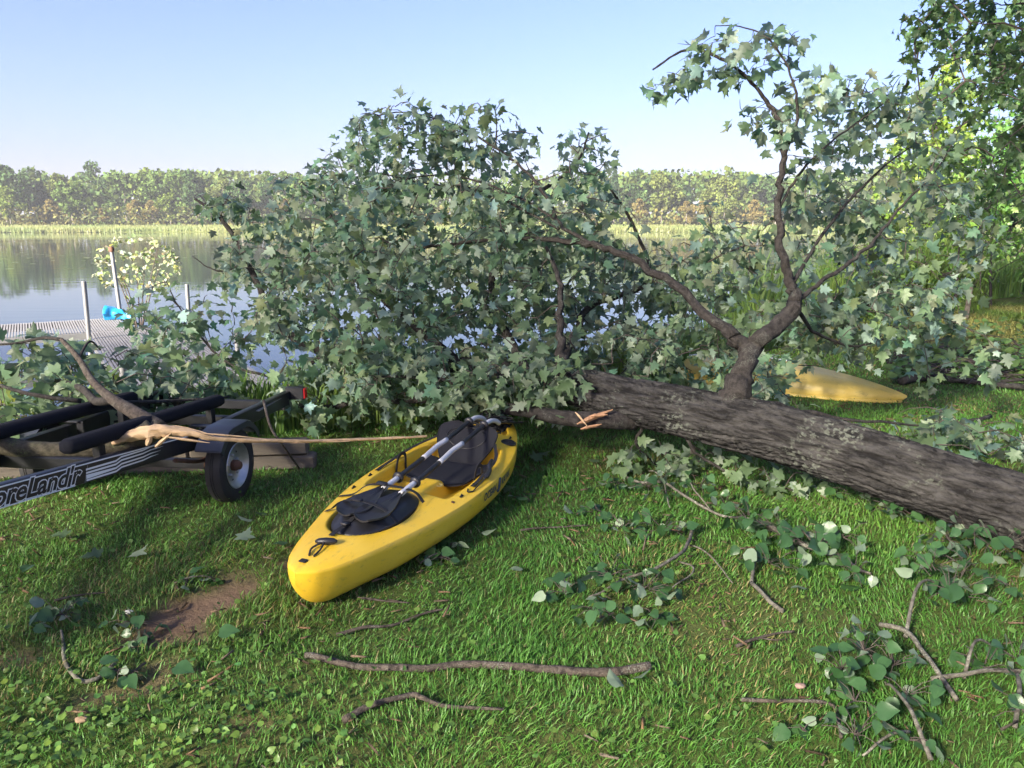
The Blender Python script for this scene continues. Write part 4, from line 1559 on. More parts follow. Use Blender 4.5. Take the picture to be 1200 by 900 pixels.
# local x forward to the tongue, y to the trailer's left (camera-far side is -y? near wheel is +y)
WR, WWID, TRK = .235, .135, .62
for sg in (1, -1):
    wheel = empty('wheel', (0, sg * TRK, WR))
    wheel.parent = trailer
    wheel.scale = (.885,) * 3
    prof = [(.150, -.050), (.165, -.058), (.200, -.066), (.235, -.064), (.255, -.054), (.263, -.035), (.265, -.012), (.261, -.010), (.261, -.006), (.265, -.004), (.265, .004), (.261, .006), (.261, .010), (.265, .012), (.263, .035), (.255, .054), (.235, .064), (.200, .066), (.165, .058), (.150, .050)]
    MB().lathe(prof, (0, 0, 0), (0, 1, 0), 56).build('tyre', M['rubber'], wheel, auto=40)
    o_ = sg
    rp_ = [(.166, .058 * o_), (.162, .062 * o_), (.152, .056 * o_), (.146, .040 * o_), (.138, .036 * o_), (.132, .022 * o_), (.124, .018 * o_), (.105, .004 * o_), (.075, .008 * o_), (.060, .020 * o_), (.002, .020 * o_)]
    MB().lathe(rp_, (0, 0, 0), (0, 1, 0), 48).lathe([(.166, -.058 * o_), (.15, -.05 * o_), (.146, .038 * o_)], (0, 0, 0), (0, 1, 0), 48).build('rim', M['rim'], wheel, auto=50)
    hub = MB().lathe([(.040, .010 * o_), (.040, .050 * o_), (.034, .056 * o_), (.028, .078 * o_), (.020, .084 * o_), (.002, .085 * o_)], (0, 0, 0), (0, 1, 0), 24).build('hub_cap', M['rust'], wheel, auto=40)
    for k in range(5):
        a = k * 2 * math.pi / 5 + .3
        MB().lathe([(.011, .010 * o_), (.011, .030 * o_), (.006, .034 * o_), (.001, .034 * o_)], (.075 * math.cos(a), 0, .075 * math.sin(a)), (0, 1, 0), 6).build('lug_nut', M['rim'], wheel)
    for k in range(8):
        a = k * 2 * math.pi / 8
        MB().lathe([(.010, .0125 * o_), (.001, .0130 * o_)], (.112 * math.cos(a), -.001 * o_, .112 * math.sin(a)), (0, 1, 0), 10).build('rim_hole', M['rubber'], wheel)
    # fender: arch of three flats with side lip
    ang = np.linspace(R(34), R(148), 13)
    V, F = [], []
    rf = .288
    pf_ = [(math.cos(a) * rf * 1.05, min(math.sin(a) * rf, rf * .93)) for a in ang]
    for x_, z_ in pf_:
        for y_, dz_ in ((-.085, -.002), (-.085, .006), (.075, .006), (.085, .0), (.087, -.035), (.080, -.035), (.078, -.004)):
            V.append((x_ * (1 if dz_ > -.02 else .93), sg * (TRK + y_ * 1.0), WR + z_ + dz_ - (0.0 if dz_ > -.02 else .0)))
    nr = 7
    for i in range(len(pf_) - 1):
        for k in range(nr):
            j = (k + 1) % nr
            F.append((i * nr + k, i * nr + j, (i + 1) * nr + j, (i + 1) * nr + k))
    MB().add(V, F).build('fender', M['fender'], trailer, auto=35)
    MB().beam((-.0, sg * (TRK - .24), WR + .250), (.0, sg * (TRK - .05), WR + .252), .05, .012).beam((0, sg * (TRK - .235), WR + .250), (0, sg * (TRK - .235), WR + .10), .05, .012, up=(1, 0, 0)).build('fender_bracket', M['frame'], trailer)

MB().beam((0, -TRK + .04, WR), (0, TRK - .04, WR), .055, .055).build('axle', M['frame'], trailer, auto=40)
MB().tube([(0, TRK - .16, WR), (0, TRK - .06, WR)], [.036, .042], 14).build('axle_hub', M['rust'], trailer, auto=40)
for sg in (1, -1):
    # leaf spring, side beam: straight behind, then drawn in to the tongue
    MB().tube(spline([Vector((-.34, sg * .46, WR + .13)), Vector((0, sg * .46, WR + .035)), Vector((.34, sg * .46, WR + .13))], 8), .014, 6).build('leaf_spring', M['rust'], trailer)
    A0, A1, A2 = Vector((-1.18, sg * .50, .40)), Vector((.06, sg * .46, .415)), Vector((2.9, sg * .05, .66))
    mb = MB().beam(A0, A1, .05, .108).beam(A1 + Vector((-.004, 0, 0)), A2, .0508, .1085)
    mb.build('side_beam', M['frame'], trailer, auto=40)
    d = (A2 - A1).normalized()
    nrm = Vector((0, 0, 1)).cross(d).normalized()
    if nrm.y * sg < 0:
        nrm = -nrm
    nrm = nrm if sg == 1 else nrm
    upv = d.cross(nrm) if d.cross(nrm).z > 0 else nrm.cross(d)
    if sg == 1:
        f0 = A1 + nrm * .0262
        # lettering and stripes on the camera side; text runs from the tongue back to the wheel
        def lay(V, F, x0, z0, lift, name, mat):
            # local +u runs backwards (towards the wheel)
            out = [tuple(f0 + d * (x0 - vx) + upv * (z0 + vy) + nrm * lift) for vx, vy, _ in V]
            MB().add(out, F).build(name, mat, trailer)
        V_, F_ = text_mesh("ShoreLand'r", .125, .0085, .35, .98)
        wd = V_[:, 0].max()
        x_start = 1.56
        lay(V_, F_, x_start, -.038, .0010, 'lettering_outline', M['white'])
        V_, F_ = text_mesh("ShoreLand'r", .125, .0030, .35, .98)
        lay(V_, F_, x_start, -.038, .0022, 'lettering', M['frame'])
        xe = x_start - wd
        def strip(pts, w, lift=.0012, mat=M['white']):
            V_, F_ = [], []
            for i, (a, c) in enumerate(pts):
                ww = w[i] if np.ndim(w) else w
                V_ += [(a, c - ww / 2, 0), (a, c + ww / 2, 0)]
            for i in range(len(pts) - 1):
                F_.append((2 * i, 2 * i + 2, 2 * i + 3, 2 * i + 1))
            lay(np.array(V_), F_, 0, 0, lift, 'stripe', mat)
        # u is measured backwards from the junction: negative towards the tongue
        strip([(-2.75, .046), (-.10, .046)], .007)
        strip([(-2.75, -.050), (-x_start + wd * .92, -.050)], .006)
        for k_, z_ in enumerate((-.030, -.012, .008, .026)):
            u0 = -xe + .02
            strip([(u0, z_ - .010), (u0 + .20, z_ - .008), (u0 + .24, z_ + .006), (u0 + .40, z_ + .010), (u0 + .46, z_ + .018), (u0 + .52 + .02 * k_, z_ + .020)], [.010 if k_ != 1 else .022, .010, .009, .008, .006, .001])
        strip([(-xe + .010, -.05), (-xe + .032, .036)], .004)
for xx, zz in ((-1.14, .345), (-.5, .385), (.72, .455)):
    hw = .50 if xx < 0 else .46 - .41 * (xx - .06) / 2.84
    MB().beam((xx, -hw, zz), (xx, hw, zz), .05, .07).build('crossmember', M['frame'], trailer, auto=40)
for sg, x0, x1, z0, z1 in ((1, -.52, 1.02, .53, .64), (-1, -.45, 1.30, .55, .66)):
    bk = empty('bunk')
    bk.parent = trailer
    y_ = sg * .30
    MB().beam((x0, y_, z0), (x1, y_, z1), (.088), .075, bev=.018).build('carpeted_board', M['carpet'], bk, auto=60)
    for xx in (x0 + .14, x1 - .25):
        zz = z0 + (z1 - z0) * (xx - x0) / (x1 - x0)
        MB().beam((xx, y_, zz - .04), (xx, y_, .40), .045, .05, up=(1, 0, 0)).build('bracket', M['frame'], bk)
# tail light on the near rear corner
MB().box((-1.20, .56, .435), (.06, .15, .10), None, .008).build('light_housing', M['frame'], trailer, auto=40)
MB().box((-1.20, .6375, .435), (.050, .012, .082), None, .004).build('tail_light', M['red'], trailer, auto=40)
MB().beam((-1.18, .50, .43), (-.62, .52, .43), .03, .006).build('light_strip', M['alu'], trailer)
MB().lathe([(.012, -.03), (.11, -.028), (.12, -.01), (.12, .01), (.11, .028), (.012, .03)], (2.3, .16, .12), (0, 1, 0), 24).build('jack_wheel', M['rubber'], trailer, auto=40)
MB().tube([(2.3, .16, .12), (2.3, .16, .75)], .025, 10).build('jack_post', M['alu'], trailer, smooth=True)
MB().beam((2.7, 0, .65), (3.05, 0, .66), .09, .10).build('coupler', M['frame'], trailer, auto=40)

# ------------------------------------------------------------------ timber edging behind the trailer
ta, tb = Vector((-1.42, 5.36, 0)), Vector((-3.75, 5.08, 0))
edge_ = empty('timber_edging', (ta + tb) / 2, (0, 0, math.atan2((tb - ta).y, (tb - ta).x)))
tag(edge_, 'low weathered grey timber retaining edge behind the trailer wheel', 'retaining edge')
Ln = (tb - ta).length
for row in range(2):
    cuts = [-Ln / 2 + (.0 if row == 0 else .05), (.25 if row == 0 else -.3), Ln / 2]
    for k in range(2):
        a, c = cuts[k] + .004, cuts[k + 1] - .004
        mb = MB().beam((a, random.uniform(-.006, .006), .048 + row * .108), (c, random.uniform(-.006, .006), .048 + row * .108 + random.uniform(-.004, .004)), .13, .103, bev=.014)
        mb.build('timber', M['timber'], edge_, auto=40)

# ------------------------------------------------------------------ broken limb lying on the trailer
bl = empty('broken_limb', P(170, 520, 4.35))
tag(bl, 'broken limb with torn pale wood lying across the black trailer', 'broken branch')


def rel(o):
    o.matrix_parent_inverse = Matrix.Translation(-Vector(bl.location))
    return o


q = trace([(-60, 505, 4.2), (5, 522, 4.22), (60, 529, 4.25), (120, 524, 4.3), (165, 512, 4.33), (180, 503, 4.35)], 8)
V_, F_ = rough_tube(q, list(np.linspace(.046, .064, len(q))), 24, .004, 8, 4, .4)
rel(MB().add(V_, F_).build('log', M['mossy'], bl, smooth=True))
q = trace([(188, 502, 4.5), (160, 485, 4.6), (132, 468, 4.75), (108, 446, 4.9), (92, 420, 5.05), (72, 398, 5.2)], 7)
V_, F_ = rough_tube(q, list(np.interp(np.linspace(0, 1, len(q)), [0, .3, .5, 1], [.046, .037, .025, .013])), 18, .003, 8, 4, 2.4)
rel(MB().add(V_, F_).build('limb', M['stick'], bl, smooth=True))
bl_nodes = [tuple(v) for v in q[8:]]
for pts, rad in [([(132, 468, 4.75), (112, 470, 4.9), (95, 455, 5.1), (60, 445, 5.4), (20, 437, 5.7), (-30, 440, 5.9)], [.030, .028, .024, .020, .016, .010]),
                 ([(72, 398, 5.2), (50, 396, 5.3), (20, 402, 5.4), (-20, 405, 5.5)], [.014, .011, .009, .006]),
                 ([(92, 420, 5.05), (105, 400, 5.3), (118, 410, 5.5)], [.010, .008, .004]),
                 ([(95, 470, 4.9), (60, 466, 4.8), (20, 458, 4.8), (-30, 440, 4.9)], [.016, .014, .012, .008]),
                 ([(140, 472, 4.8), (200, 470, 5.3), (270, 465, 5.6)], [.014, .012, .006])]:
    q = trace(pts, 5)
    rel(MB().tube(q, np.interp(np.linspace(0, len(pts) - 1, len(q)), range(len(pts)), rad), 8).build('limb', M['limb'], bl, smooth=True))
    bl_nodes += [tuple(v) for v in q[2:]]
# torn pale wood: a ragged flattened core and a long peeled strip running right to the kayak
q = trace([(132, 520, 4.25), (158, 510, 4.24), (185, 505, 4.24), (205, 505, 4.25), (228, 508, 4.27), (252, 514, 4.32), (300, 516, 4.45), (360, 517, 4.65), (420, 515, 4.85), (470, 513, 5.02), (500, 511, 5.12)], 8)
rr = np.interp(np.linspace(0, 1, len(q)), [0, .08, .18, .3, .42, .5, .75, 1], [.010, .032, .044, .030, .020, .014, .012, .007])
V_, F_ = tube(q, rr, 14, True)
V_ = np.array(V_)
for i in range(len(q)):
    for k in range(14):
        j = i * 14 + k
        v = V_[j] - np.array(q[i])
        f = 1 + .55 * mnoise.noise((k * 1.7, i * .22, 3.0)) + .2 * mnoise.noise((k * 3.1, i * .9, 8.0))
        V_[j] = np.array(q[i]) + v * np.array([1, 1, .85]) * f
rel(MB().add(V_, F_).build('torn_wood', M['rawwood'], bl, auto=55))
for a, c, w in [((172, 522, 4.22), (178, 508, 4.22), .018), ((182, 524, 4.22), (200, 508, 4.22), .012), ((205, 499, 4.26), (250, 510, 4.3), .010), ((196, 512, 4.2), (246, 519, 4.28), .008), ((240, 508, 4.28), (300, 513, 4.42), .006)]:
    s_, e_ = P(*a), P(*c)
    rel(MB().tube([s_, s_.lerp(e_, .35), s_.lerp(e_, .7), e_], [w * .5, w, w * .7, w * .15], 5).build('splinter', M['rawwood'], bl))
gb = Grower(bl_nodes)
gb.grow(blob_points([(60, 455, 5.4, 90, 30, .5, 40), (150, 440, 6.0, 70, 40, .5, 34), (30, 410, 5.6, 60, 18, .4, 14), (215, 440, 6.2, 60, 40, .5, 28), (40, 480, 5.0, 60, 14, .3, 12)]), .005, 6, .14)
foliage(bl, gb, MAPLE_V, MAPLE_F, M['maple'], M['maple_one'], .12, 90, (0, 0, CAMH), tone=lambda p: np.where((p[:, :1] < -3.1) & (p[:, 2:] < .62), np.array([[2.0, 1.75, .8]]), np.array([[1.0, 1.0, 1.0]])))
tag(gb.twigs.build('twigs', M['twig'], bl), kind='stuff')
for c in bl.children:
    if c.name.split('.')[0] in ('leaf', 'foliage', 'twigs'):
        rel(c)
st_ = trace([(309, 470, 4.7), (317, 500, 4.6), (330, 520, 4.65), (350, 548, 5.1)], 5)
tag(MB().tube(st_, list(np.linspace(.009, .006, len(st_))), 7).build('stick', M['stick'], smooth=True), 'thin bare stick leaning against the trailer by its red tail light', 'stick')

# ------------------------------------------------------------------ dock
DZ = -.25
du, dv = Vector((.53, -.85, 0)).normalized(), Vector((.85, .53, 0)).normalized()
DB = Vector((-8.25, 16.05, DZ))            # back right corner
dock = empty('dock', DB)
tag(dock, 'grey plastic panelled dock running out from the shore at left', 'dock')


def dpt(a, c, z=0.0):
    """a metres shoreward, c metres to the left along the head; relative to the dock corner"""
    return du * a - dv * c + Vector((0, 0, z))


def panel_mesh(wid, lng):
    mb = MB()
    ns = 9
    sw = wid / ns
    Mx = Matrix((du, -dv, Vector((0, 0, 1)))).transposed()
    for i in range(ns):
        c = dpt(lng / 2, (i + .5) * sw, 0)
        mb.box(c, (lng - .01, sw * .62, .03), Mx)
    for a in (.05, lng / 2, lng - .05):
        mb.box(dpt(a, wid / 2, -.012), (.05, wid - .012, .02), Mx)
    me = mb.build('panel', M['deck'])
    d_ = me.data
    bpy.data.objects.remove(me)
    return d_


pm1, pm2 = panel_mesh(.40, 2.1), panel_mesh(.40, 1.2)
for i in range(12):
    o = link('panel', pm1, dock)
    o.location = dpt(0, i * .405)
for r_ in range(7):
    for i in range(4):
        o = link('panel', pm2, dock)
        o.location = dpt(2.12 + r_ * 1.21, i * .405 - .95)
Mx = Matrix((du, -dv, Vector((0, 0, 1)))).transposed()
for c0, a0, a1 in ((-.01, -.02, 2.1), (-.97, 2.1, 10.6), (.69, 2.1, 10.6)):
    MB().box(dpt((a0 + a1) / 2, c0, -.06), (a1 - a0, .04, .12), Mx).build('rail', M['alu'], dock)
for a0, c0, c1 in ((-.03, 0, 4.9), (2.115, -.95, 4.9)):
    MB().box(dpt(a0, (c0 + c1) / 2, -.062), (.04, c1 - c0, .12), Mx).build('rail', M['alu'], dock)
for (a, c, ht, cap) in ((-.07, -.10, 1.42, True), (2.0, -1.03, .80, False), (3.05, .76, 1.0, False), (6.0, -1.03, .4, False), (8.5, .76, .4, False), (-.07, 3.6, .3, False)):
    lean = Vector((.05 if not cap else -.10, 0, 0))
    b0, b1 = dpt(a, c, -1.4), dpt(a, c, ht) + lean
    po = MB().tube([b0, b1], .038, 12).build('post', M['alu'], dock, auto=40)
    if cap:
        MB().lathe([(.055, -.05), (.058, .02), (.045, .05), (.002, .055)], b1, (0, 0, 1), 14).build('post_cap', M['rust'], po, auto=40)
    MB().box(dpt(a, c, -.06), (.10, .10, .14), Mx, .01).build('post_bracket', M['alu'], dock)

# blue bundle on the dock
c = DB + dpt(.35, .15, .02)
V, F = [], []
nu, nv = 22, 14
for i in range(nu + 1):
    u = i / nu
    for j in range(nv):
        a = 2 * math.pi * j / nv
        rr = (.13 * (1 - u) ** .6 * (1 - .0 * u) + .035) * (1 if u > .04 else .5)
        f = 1 + .35 * mnoise.noise((math.cos(a) * 2, math.sin(a) * 2, u * 6))
        p = c + Vector((.62 * u - .15, .1 * math.sin(u * 3), max(0.0, .14 * (1 - u) + rr * math.sin(a) * f)))
        p = p + Vector((.15, -.8, 0)).normalized() * rr * math.cos(a) * f
        V.append(tuple(p))
for i in range(nu):
    for j in range(nv):
        k = (j + 1) % nv
        F.append((i * nv + j, i * nv + k, (i + 1) * nv + k, (i + 1) * nv + j))
F += [tuple(range(nv)), tuple(nu * nv + j for j in range(nv))]
tag(MB().add(V, F).build('tarp_bundle', M['blue'], auto=40), 'crumpled bright blue tarp bundle at the foot of a dock post', 'tarp')

# sunlit branch standing in the water behind the dock
sbr = empty('water_shrub', (-8.9, 18.2, WATER_Z))
tag(sbr, 'sunlit pale leafy branches standing in the water behind the dock post', 'shrub')
nodes = []
for k in range(7):
    a = k * .9
    e = Vector((math.cos(a) * .75, math.sin(a) * .5, 1.6 + .25 * math.sin(k * 2)))
    q = spline([Vector((0, 0, -.3)), e * .5 + Vector((.05, 0, .1)), e], 5)
    MB().tube(q, list(np.linspace(.018, .005, len(q))), 6).build('stem', M['twig'], sbr, smooth=True)
    nodes += [tuple(v) for v in q[4:]]
gs = Grower(nodes)
q = rng.normal(size=(95, 3))
q /= np.linalg.norm(q, axis=1, keepdims=True)
gs.grow(q * np.array([.95, .5, .62]) + np.array([.1, 0, 1.45]), .004, 6, .10)
pos, out = np.array(gs.pos), np.array(gs.out)
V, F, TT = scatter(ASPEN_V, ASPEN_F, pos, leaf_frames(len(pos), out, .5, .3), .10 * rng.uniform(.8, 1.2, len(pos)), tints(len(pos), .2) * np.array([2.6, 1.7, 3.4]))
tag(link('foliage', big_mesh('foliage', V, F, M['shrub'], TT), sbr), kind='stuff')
tag(gs.twigs.build('twigs', M['twig'], sbr), kind='stuff')

# ------------------------------------------------------------------ post among the reeds
g0 = G(1131, 378)
tag(MB().beam((g0.x, g0.y, -.1), (g0.x + .02, g0.y, .62), .07, .06, up=(1, 0, 0), bev=.008).build('wooden_post', M['timber']), 'short dark wooden post standing in the reeds at right', 'post')

# ------------------------------------------------------------------ sticks on the lawn
def ground_path(pts, h=.012, m=6):
    q = spline([G(*p) for p in pts], m)
    return [Vector((p.x, p.y, float(ground_z(p.x, p.y)) + h)) for p in q]


def stick(label, pts, r0, r1, h=.02, mat='stick', side=()):
    q = ground_path(pts, h)
    for i, p in enumerate(q):
        p.z += .010 * mnoise.noise((p.x * 6, p.y * 6, 1.0)) + .004
        p.x += .006 * mnoise.noise((p.x * 14, p.y * 9, 4.0))
    V_, F_ = rough_tube(q, list(np.linspace(r0, r1, len(q))), 12, min(.003, r0 * .25), 14, 3, r0 * 100)
    mb = MB().add(V_, F_)
    for a, ln, ang in side:
        p = q[int(a * (len(q) - 1))]
        mb.tube([p, p + Vector((math.cos(ang), math.sin(ang), .15)) * ln * .6, p + Vector((math.cos(ang + .3), math.sin(ang + .3), .1)) * ln], [r1 * .9, r1 * .7, r1 * .3], 6)
    return tag(mb.build('stick', M[mat], smooth=True), label, 'stick')


stick('long straight barkless stick lying across the grass in front', [(358, 778), (400, 784), (450, 788), (500, 788), (540, 783), (600, 786), (650, 790), (710, 791), (762, 786)], .012, .017, .026)
stick('short crooked dark stick below the long straight stick', [(404, 848), (425, 835), (450, 826), (482, 817), (495, 820), (515, 829), (545, 832), (590, 835)], .013, .005, .022)
stick('thin dark stick in the grass right of the dapple, under the leafy branches', [(862, 764), (885, 757), (905, 750), (930, 748)], .007, .004, .02, side=((.4, .12, -.5),))
stick('thin curved stick ending beside the lower right leafy branch', [(868, 826), (900, 828), (940, 830), (975, 836), (983, 860), (984, 872)], .007, .006, .02)
stick('dark twig lying in the grass below the kayak bow', [(395, 748), (420, 742), (460, 735), (500, 722), (520, 718)], .008, .004, .016)
stick('thin dark twig lying left of the bare soil', [(65, 712), (95, 705), (125, 700)], .006, .003, .016)
stick('thin twig crossing the grass right of the kayak', [(610, 626), (640, 622), (690, 621)], .006, .004, .02)
stick('short twig at the foot of the kayak, on the camera side', [(420, 705), (450, 707), (480, 712)], .006, .003, .018)
for i, (pts, r) in enumerate([([(1055, 452, 0), (1090, 448, 0), (1130, 452, 0), (1200, 458, 0), (1260, 452, 0)], .045), ([(1040, 430, 0), (1085, 424, 0), (1120, 418, 0), (1165, 432, 0)], .02), ([(1060, 442, 0), (1110, 430, 0), (1180, 438, 0)], .022), ([(1120, 410, 0), (1160, 424, 0), (1200, 426, 0)], .018), ([(1160, 492, 0), (1120, 500, 0), (1085, 494, 0)], .018)]):
    stick(['thick dark dead branch at the back edge of the lawn', 'thin dead branch, topmost on the brush heap at right', 'dead branch lying in the middle of the brush heap', 'thin dead branch at the right of the brush heap', 'dark stick lying on the lawn right of the overturned boat'][i], [p[:2] for p in pts], r, r * .5, .05 if i < 4 else .02, 'limb', side=((.3, .5, .8), (.6, .6, -.3)) if i < 4 else ())
nb = 200
bp_ = np.array([tuple(G(random.uniform(1045, 1230), random.uniform(405, 452))) for _ in range(nb)])
mb = MB()
for p in bp_:
    a = random.uniform(0, 6.28)
    ln = random.uniform(.15, .5)
    z0 = float(ground_z(p[0], p[1])) + random.uniform(.02, .16)
    mb.tube([(p[0], p[1], z0), (p[0] + math.cos(a) * ln * .5, p[1] + math.sin(a) * ln * .5, z0 + random.uniform(-.02, .08)), (p[0] + math.cos(a + .4) * ln, p[1] + math.sin(a + .4) * ln, z0 + random.uniform(-.03, .1))], [.008, .006, .003], 4, False)
tag(mb.build('brush_heap', M['twig']), 'tangle of dead brown twigs in the brush heap at right', 'brush', kind='stuff')

# ------------------------------------------------------------------ aspen branches torn off onto the lawn
ASPEN_ME = leaf_mesh('leaf', ASPEN_V, ASPEN_F, M['aspen'], 1.0)


def aspen(label, stems, clusters, size=.075, nl=6, h=.03):
    p0 = G(*stems[0][0][0])
    root = empty('aspen_branch', (p0.x, p0.y, 0))
    tag(root, label, 'leafy branch', 'aspen branches blown down onto the lawn')
    off = Vector((p0.x, p0.y, 0))
    for pts, r0, r1, lift in stems:
        q = ground_path([p[:2] for p in pts], h)
        for i, p in enumerate(q):
            u = i / (len(q) - 1)
            p.z += lift * math.sin(math.pi * min(1, u * 1.1)) + .01 * mnoise.noise((p.x * 8, p.y * 8, 2.0))
        MB().tube([p - off for p in q], list(np.linspace(r0, r1, len(q))), 8, jit=.08).build('stem', M['aspen_bark'], root, smooth=True)
    pet = MB()
    for (px, py, rad, n, z0, z1) in clusters:
        n = int(n * 1.75)
        c = G(px, py)
        for k in range(n):
            a = random.uniform(0, 6.28)
            rr = rad * math.sqrt(random.random())
            x, y = c.x + rr * math.cos(a), c.y + rr * math.sin(a)
            z = float(ground_z(x, y)) + random.uniform(z0, z1)
            s_ = size * random.uniform(.5, 1.05)
            tip = Vector((random.gauss(0, 1), random.gauss(-.2, 1), random.gauss(-.35, .5)))
            nrm = Vector((random.gauss(0, .6), random.gauss(-.35, .6), random.choice((1, 1, 1, -1)) * .8))
            Rm = frames(np.array([tip]), np.array([nrm]))[0]
            o = link('leaf', ASPEN_ME, root)
            o.matrix_basis = Matrix.Translation(Vector((x, y, z)) - off) @ Matrix(Rm.tolist()).to_4x4() @ Matrix.Scale(s_, 4)
            e = Vector((c.x, c.y, float(ground_z(c.x, c.y)) + (z0 + z1) * .4)) - off
            s0 = Vector((x, y, z)) - off
            m_ = s0.lerp(s0 + (e - s0).normalized() * .07, .6) + Vector((0, 0, .012))
            pet.tube([s0, m_, s0 + (e - s0).normalized() * min(.09, (e - s0).length)], [.0014, .0016, .002], 4, False)
    tag(pet.build('petioles', M['twig'], root), kind='stuff')
    return root


aspen('aspen branch with round leaves hanging left, in the grass right of the kayak',
      [([(812, 622), (806, 645), (795, 665), (760, 684), (720, 694), (690, 706)], .011, .005, .04), ([(795, 665), (812, 683), (778, 702)], .005, .003, .03), ([(806, 642), (830, 660), (858, 690)], .005, .003, .02)],
      [(660, 705, .13, 7, .03, .12), (712, 690, .16, 10, .03, .15), (755, 705, .16, 10, .03, .14), (700, 722, .14, 7, .02, .1), (770, 735, .10, 6, .02, .08)], .078)
aspen('tangle of aspen leaves and pale stems below the fallen trunk',
      [([(735, 562), (752, 575), (780, 580), (810, 598), (840, 610), (868, 612)], .010, .007, .05), ([(760, 556), (775, 574), (785, 600)], .006, .004, .06), ([(805, 566), (812, 590), (838, 606)], .006, .004, .08)],
      [(715, 575, .15, 8, .02, .12), (760, 582, .18, 12, .02, .16), (700, 605, .12, 6, .02, .08), (730, 628, .14, 8, .02, .1), (775, 628, .16, 10, .02, .12), (820, 580, .14, 8, .02, .16), (850, 600, .12, 6, .02, .12)], .075)
aspen('large heap of dark aspen leaves on the grass below the middle of the trunk',
      [([(868, 612), (900, 628), (940, 655), (985, 668), (1020, 680)], .014, .008, .05), ([(880, 690), (900, 712), (917, 724)], .010, .010, .01), ([(900, 640), (885, 665), (880, 690)], .010, .009, .03)],
      [(880, 625, .16, 11, .02, .16), (920, 640, .20, 14, .02, .18), (900, 672, .16, 10, .02, .12), (955, 660, .20, 13, .03, .2), (985, 645, .14, 9, .02, .18), (1010, 605, .20, 13, .05, .28), (1040, 615, .14, 8, .04, .22), (1000, 685, .14, 8, .02, .14)], .088)
aspen('aspen branch with a forked dark stem curving along the right edge of the grass',
      [([(1030, 742), (1060, 756), (1090, 792), (1120, 830)], .011, .009, .03), ([(1090, 805), (1130, 808), (1170, 803), (1230, 795)], .010, .006, .03), ([(1060, 756), (1068, 728), (1085, 706), (1108, 696)], .009, .004, .10), ([(1128, 806), (1140, 785), (1170, 768)], .007, .004, .10), ([(1190, 796), (1192, 830), (1188, 860)], .009, .008, .02)],
      [(1110, 720, .20, 13, .03, .24), (1140, 690, .20, 13, .03, .24), (1090, 690, .15, 9, .05, .22), (1165, 665, .18, 10, .03, .22), (1110, 655, .18, 10, .03, .2), (1130, 640, .16, 8, .03, .18), (1150, 800, .14, 7, .02, .12), (1190, 790, .12, 6, .02, .12), (1195, 850, .14, 7, .02, .14)], .082)
aspen('aspen branch with blue green leaves at the bottom right corner of the grass',
      [([(1090, 900), (1075, 880), (1058, 850), (1042, 822), (1036, 808)], .009, .004, .06), ([(1065, 868), (1040, 880), (1010, 895)], .006, .004, .03)],
      [(1010, 790, .12, 11, .05, .18), (985, 805, .10, 7, .03, .14), (1045, 800, .10, 7, .03, .14), (1060, 830, .10, 6, .02, .12), (1000, 838, .10, 6, .02, .1), (940, 865, .06, 3, .02, .06), (1000, 880, .12, 8, .02, .12), (1060, 880, .08, 4, .02, .08)], .072)
aspen('small aspen sprig with wilting leaves at the bottom left, on bare soil',
      [([(75, 760), (78, 785), (95, 803), (118, 800), (135, 783)], .008, .009, .0), ([(75, 760), (72, 745)], .006, .004, .03)],
      [(75, 738, .14, 10, .03, .13), (160, 738, .12, 8, .02, .10), (175, 750, .08, 5, .02, .06), (140, 795, .08, 5, .02, .06), (50, 735, .06, 3, .02, .1)], .070, h=.012)
aspen('few pale aspen leaves lying beside the camera side of the kayak',
      [([(492, 668), (510, 662), (530, 652)], .004, .003, .02)],
      [(518, 662, .09, 8, .015, .07), (500, 650, .05, 3, .01, .1), (528, 645, .05, 3, .01, .05)], .074)
aspen('few aspen leaves above the bare soil patch',
      [([(205, 690), (228, 686), (250, 680)], .004, .003, .015)],
      [(220, 688, .06, 4, .01, .05), (252, 683, .05, 3, .01, .04)], .072)

# loose single leaves
LOOSE = [(600, 590, 'aspen'), (612, 596, 'aspen'), (636, 536, 'maple'), (697, 548, 'maple'), (607, 672, 'aspen'), (155, 665, 'maple'), (120, 662, 'maple'), (37, 674, 'aspen'), (258, 757, 'aspen'), (296, 622, 'aspen'), (308, 616, 'aspen'), (283, 645, 'maple'),
         (740, 806, 'aspen'), (726, 815, 'aspen'), (520, 592, 'maple'), (335, 650, 'aspen'), (206, 792, 'aspen'), (600, 578, 'maple'), (565, 632, 'aspen'), (935, 700, 'aspen'), (670, 610, 'aspen'), (625, 545, 'maple'), (80, 640, 'maple')]
MAPLE_ME = leaf_mesh('leaf', MAPLE_V, MAPLE_F, M['maple_one'], 1.0)
where = ['right of the kayak lettering', 'just right of the kayak lettering, lower of two', 'below the torn branch', 'on dark grass under the trunk end', 'alone on the grass right of the kayak bow', 'pale, left of the soil patch', 'small, left of the soil patch', 'at the left edge of the grass', 'at the near end of the soil patch', 'above the soil patch', 'between soil patch and kayak', 'just above the soil patch', 'at the right end of the long stick', 'under the right end of the long stick', 'by the kayak side', 'beside the kayak bow', 'near the bottom left sprig', 'near the kayak stern', 'below the kayak middle', 'below the dark leaf heap', 'in the dapple right of the kayak', 'beside the kayak stern', 'on the grass before the trailer']
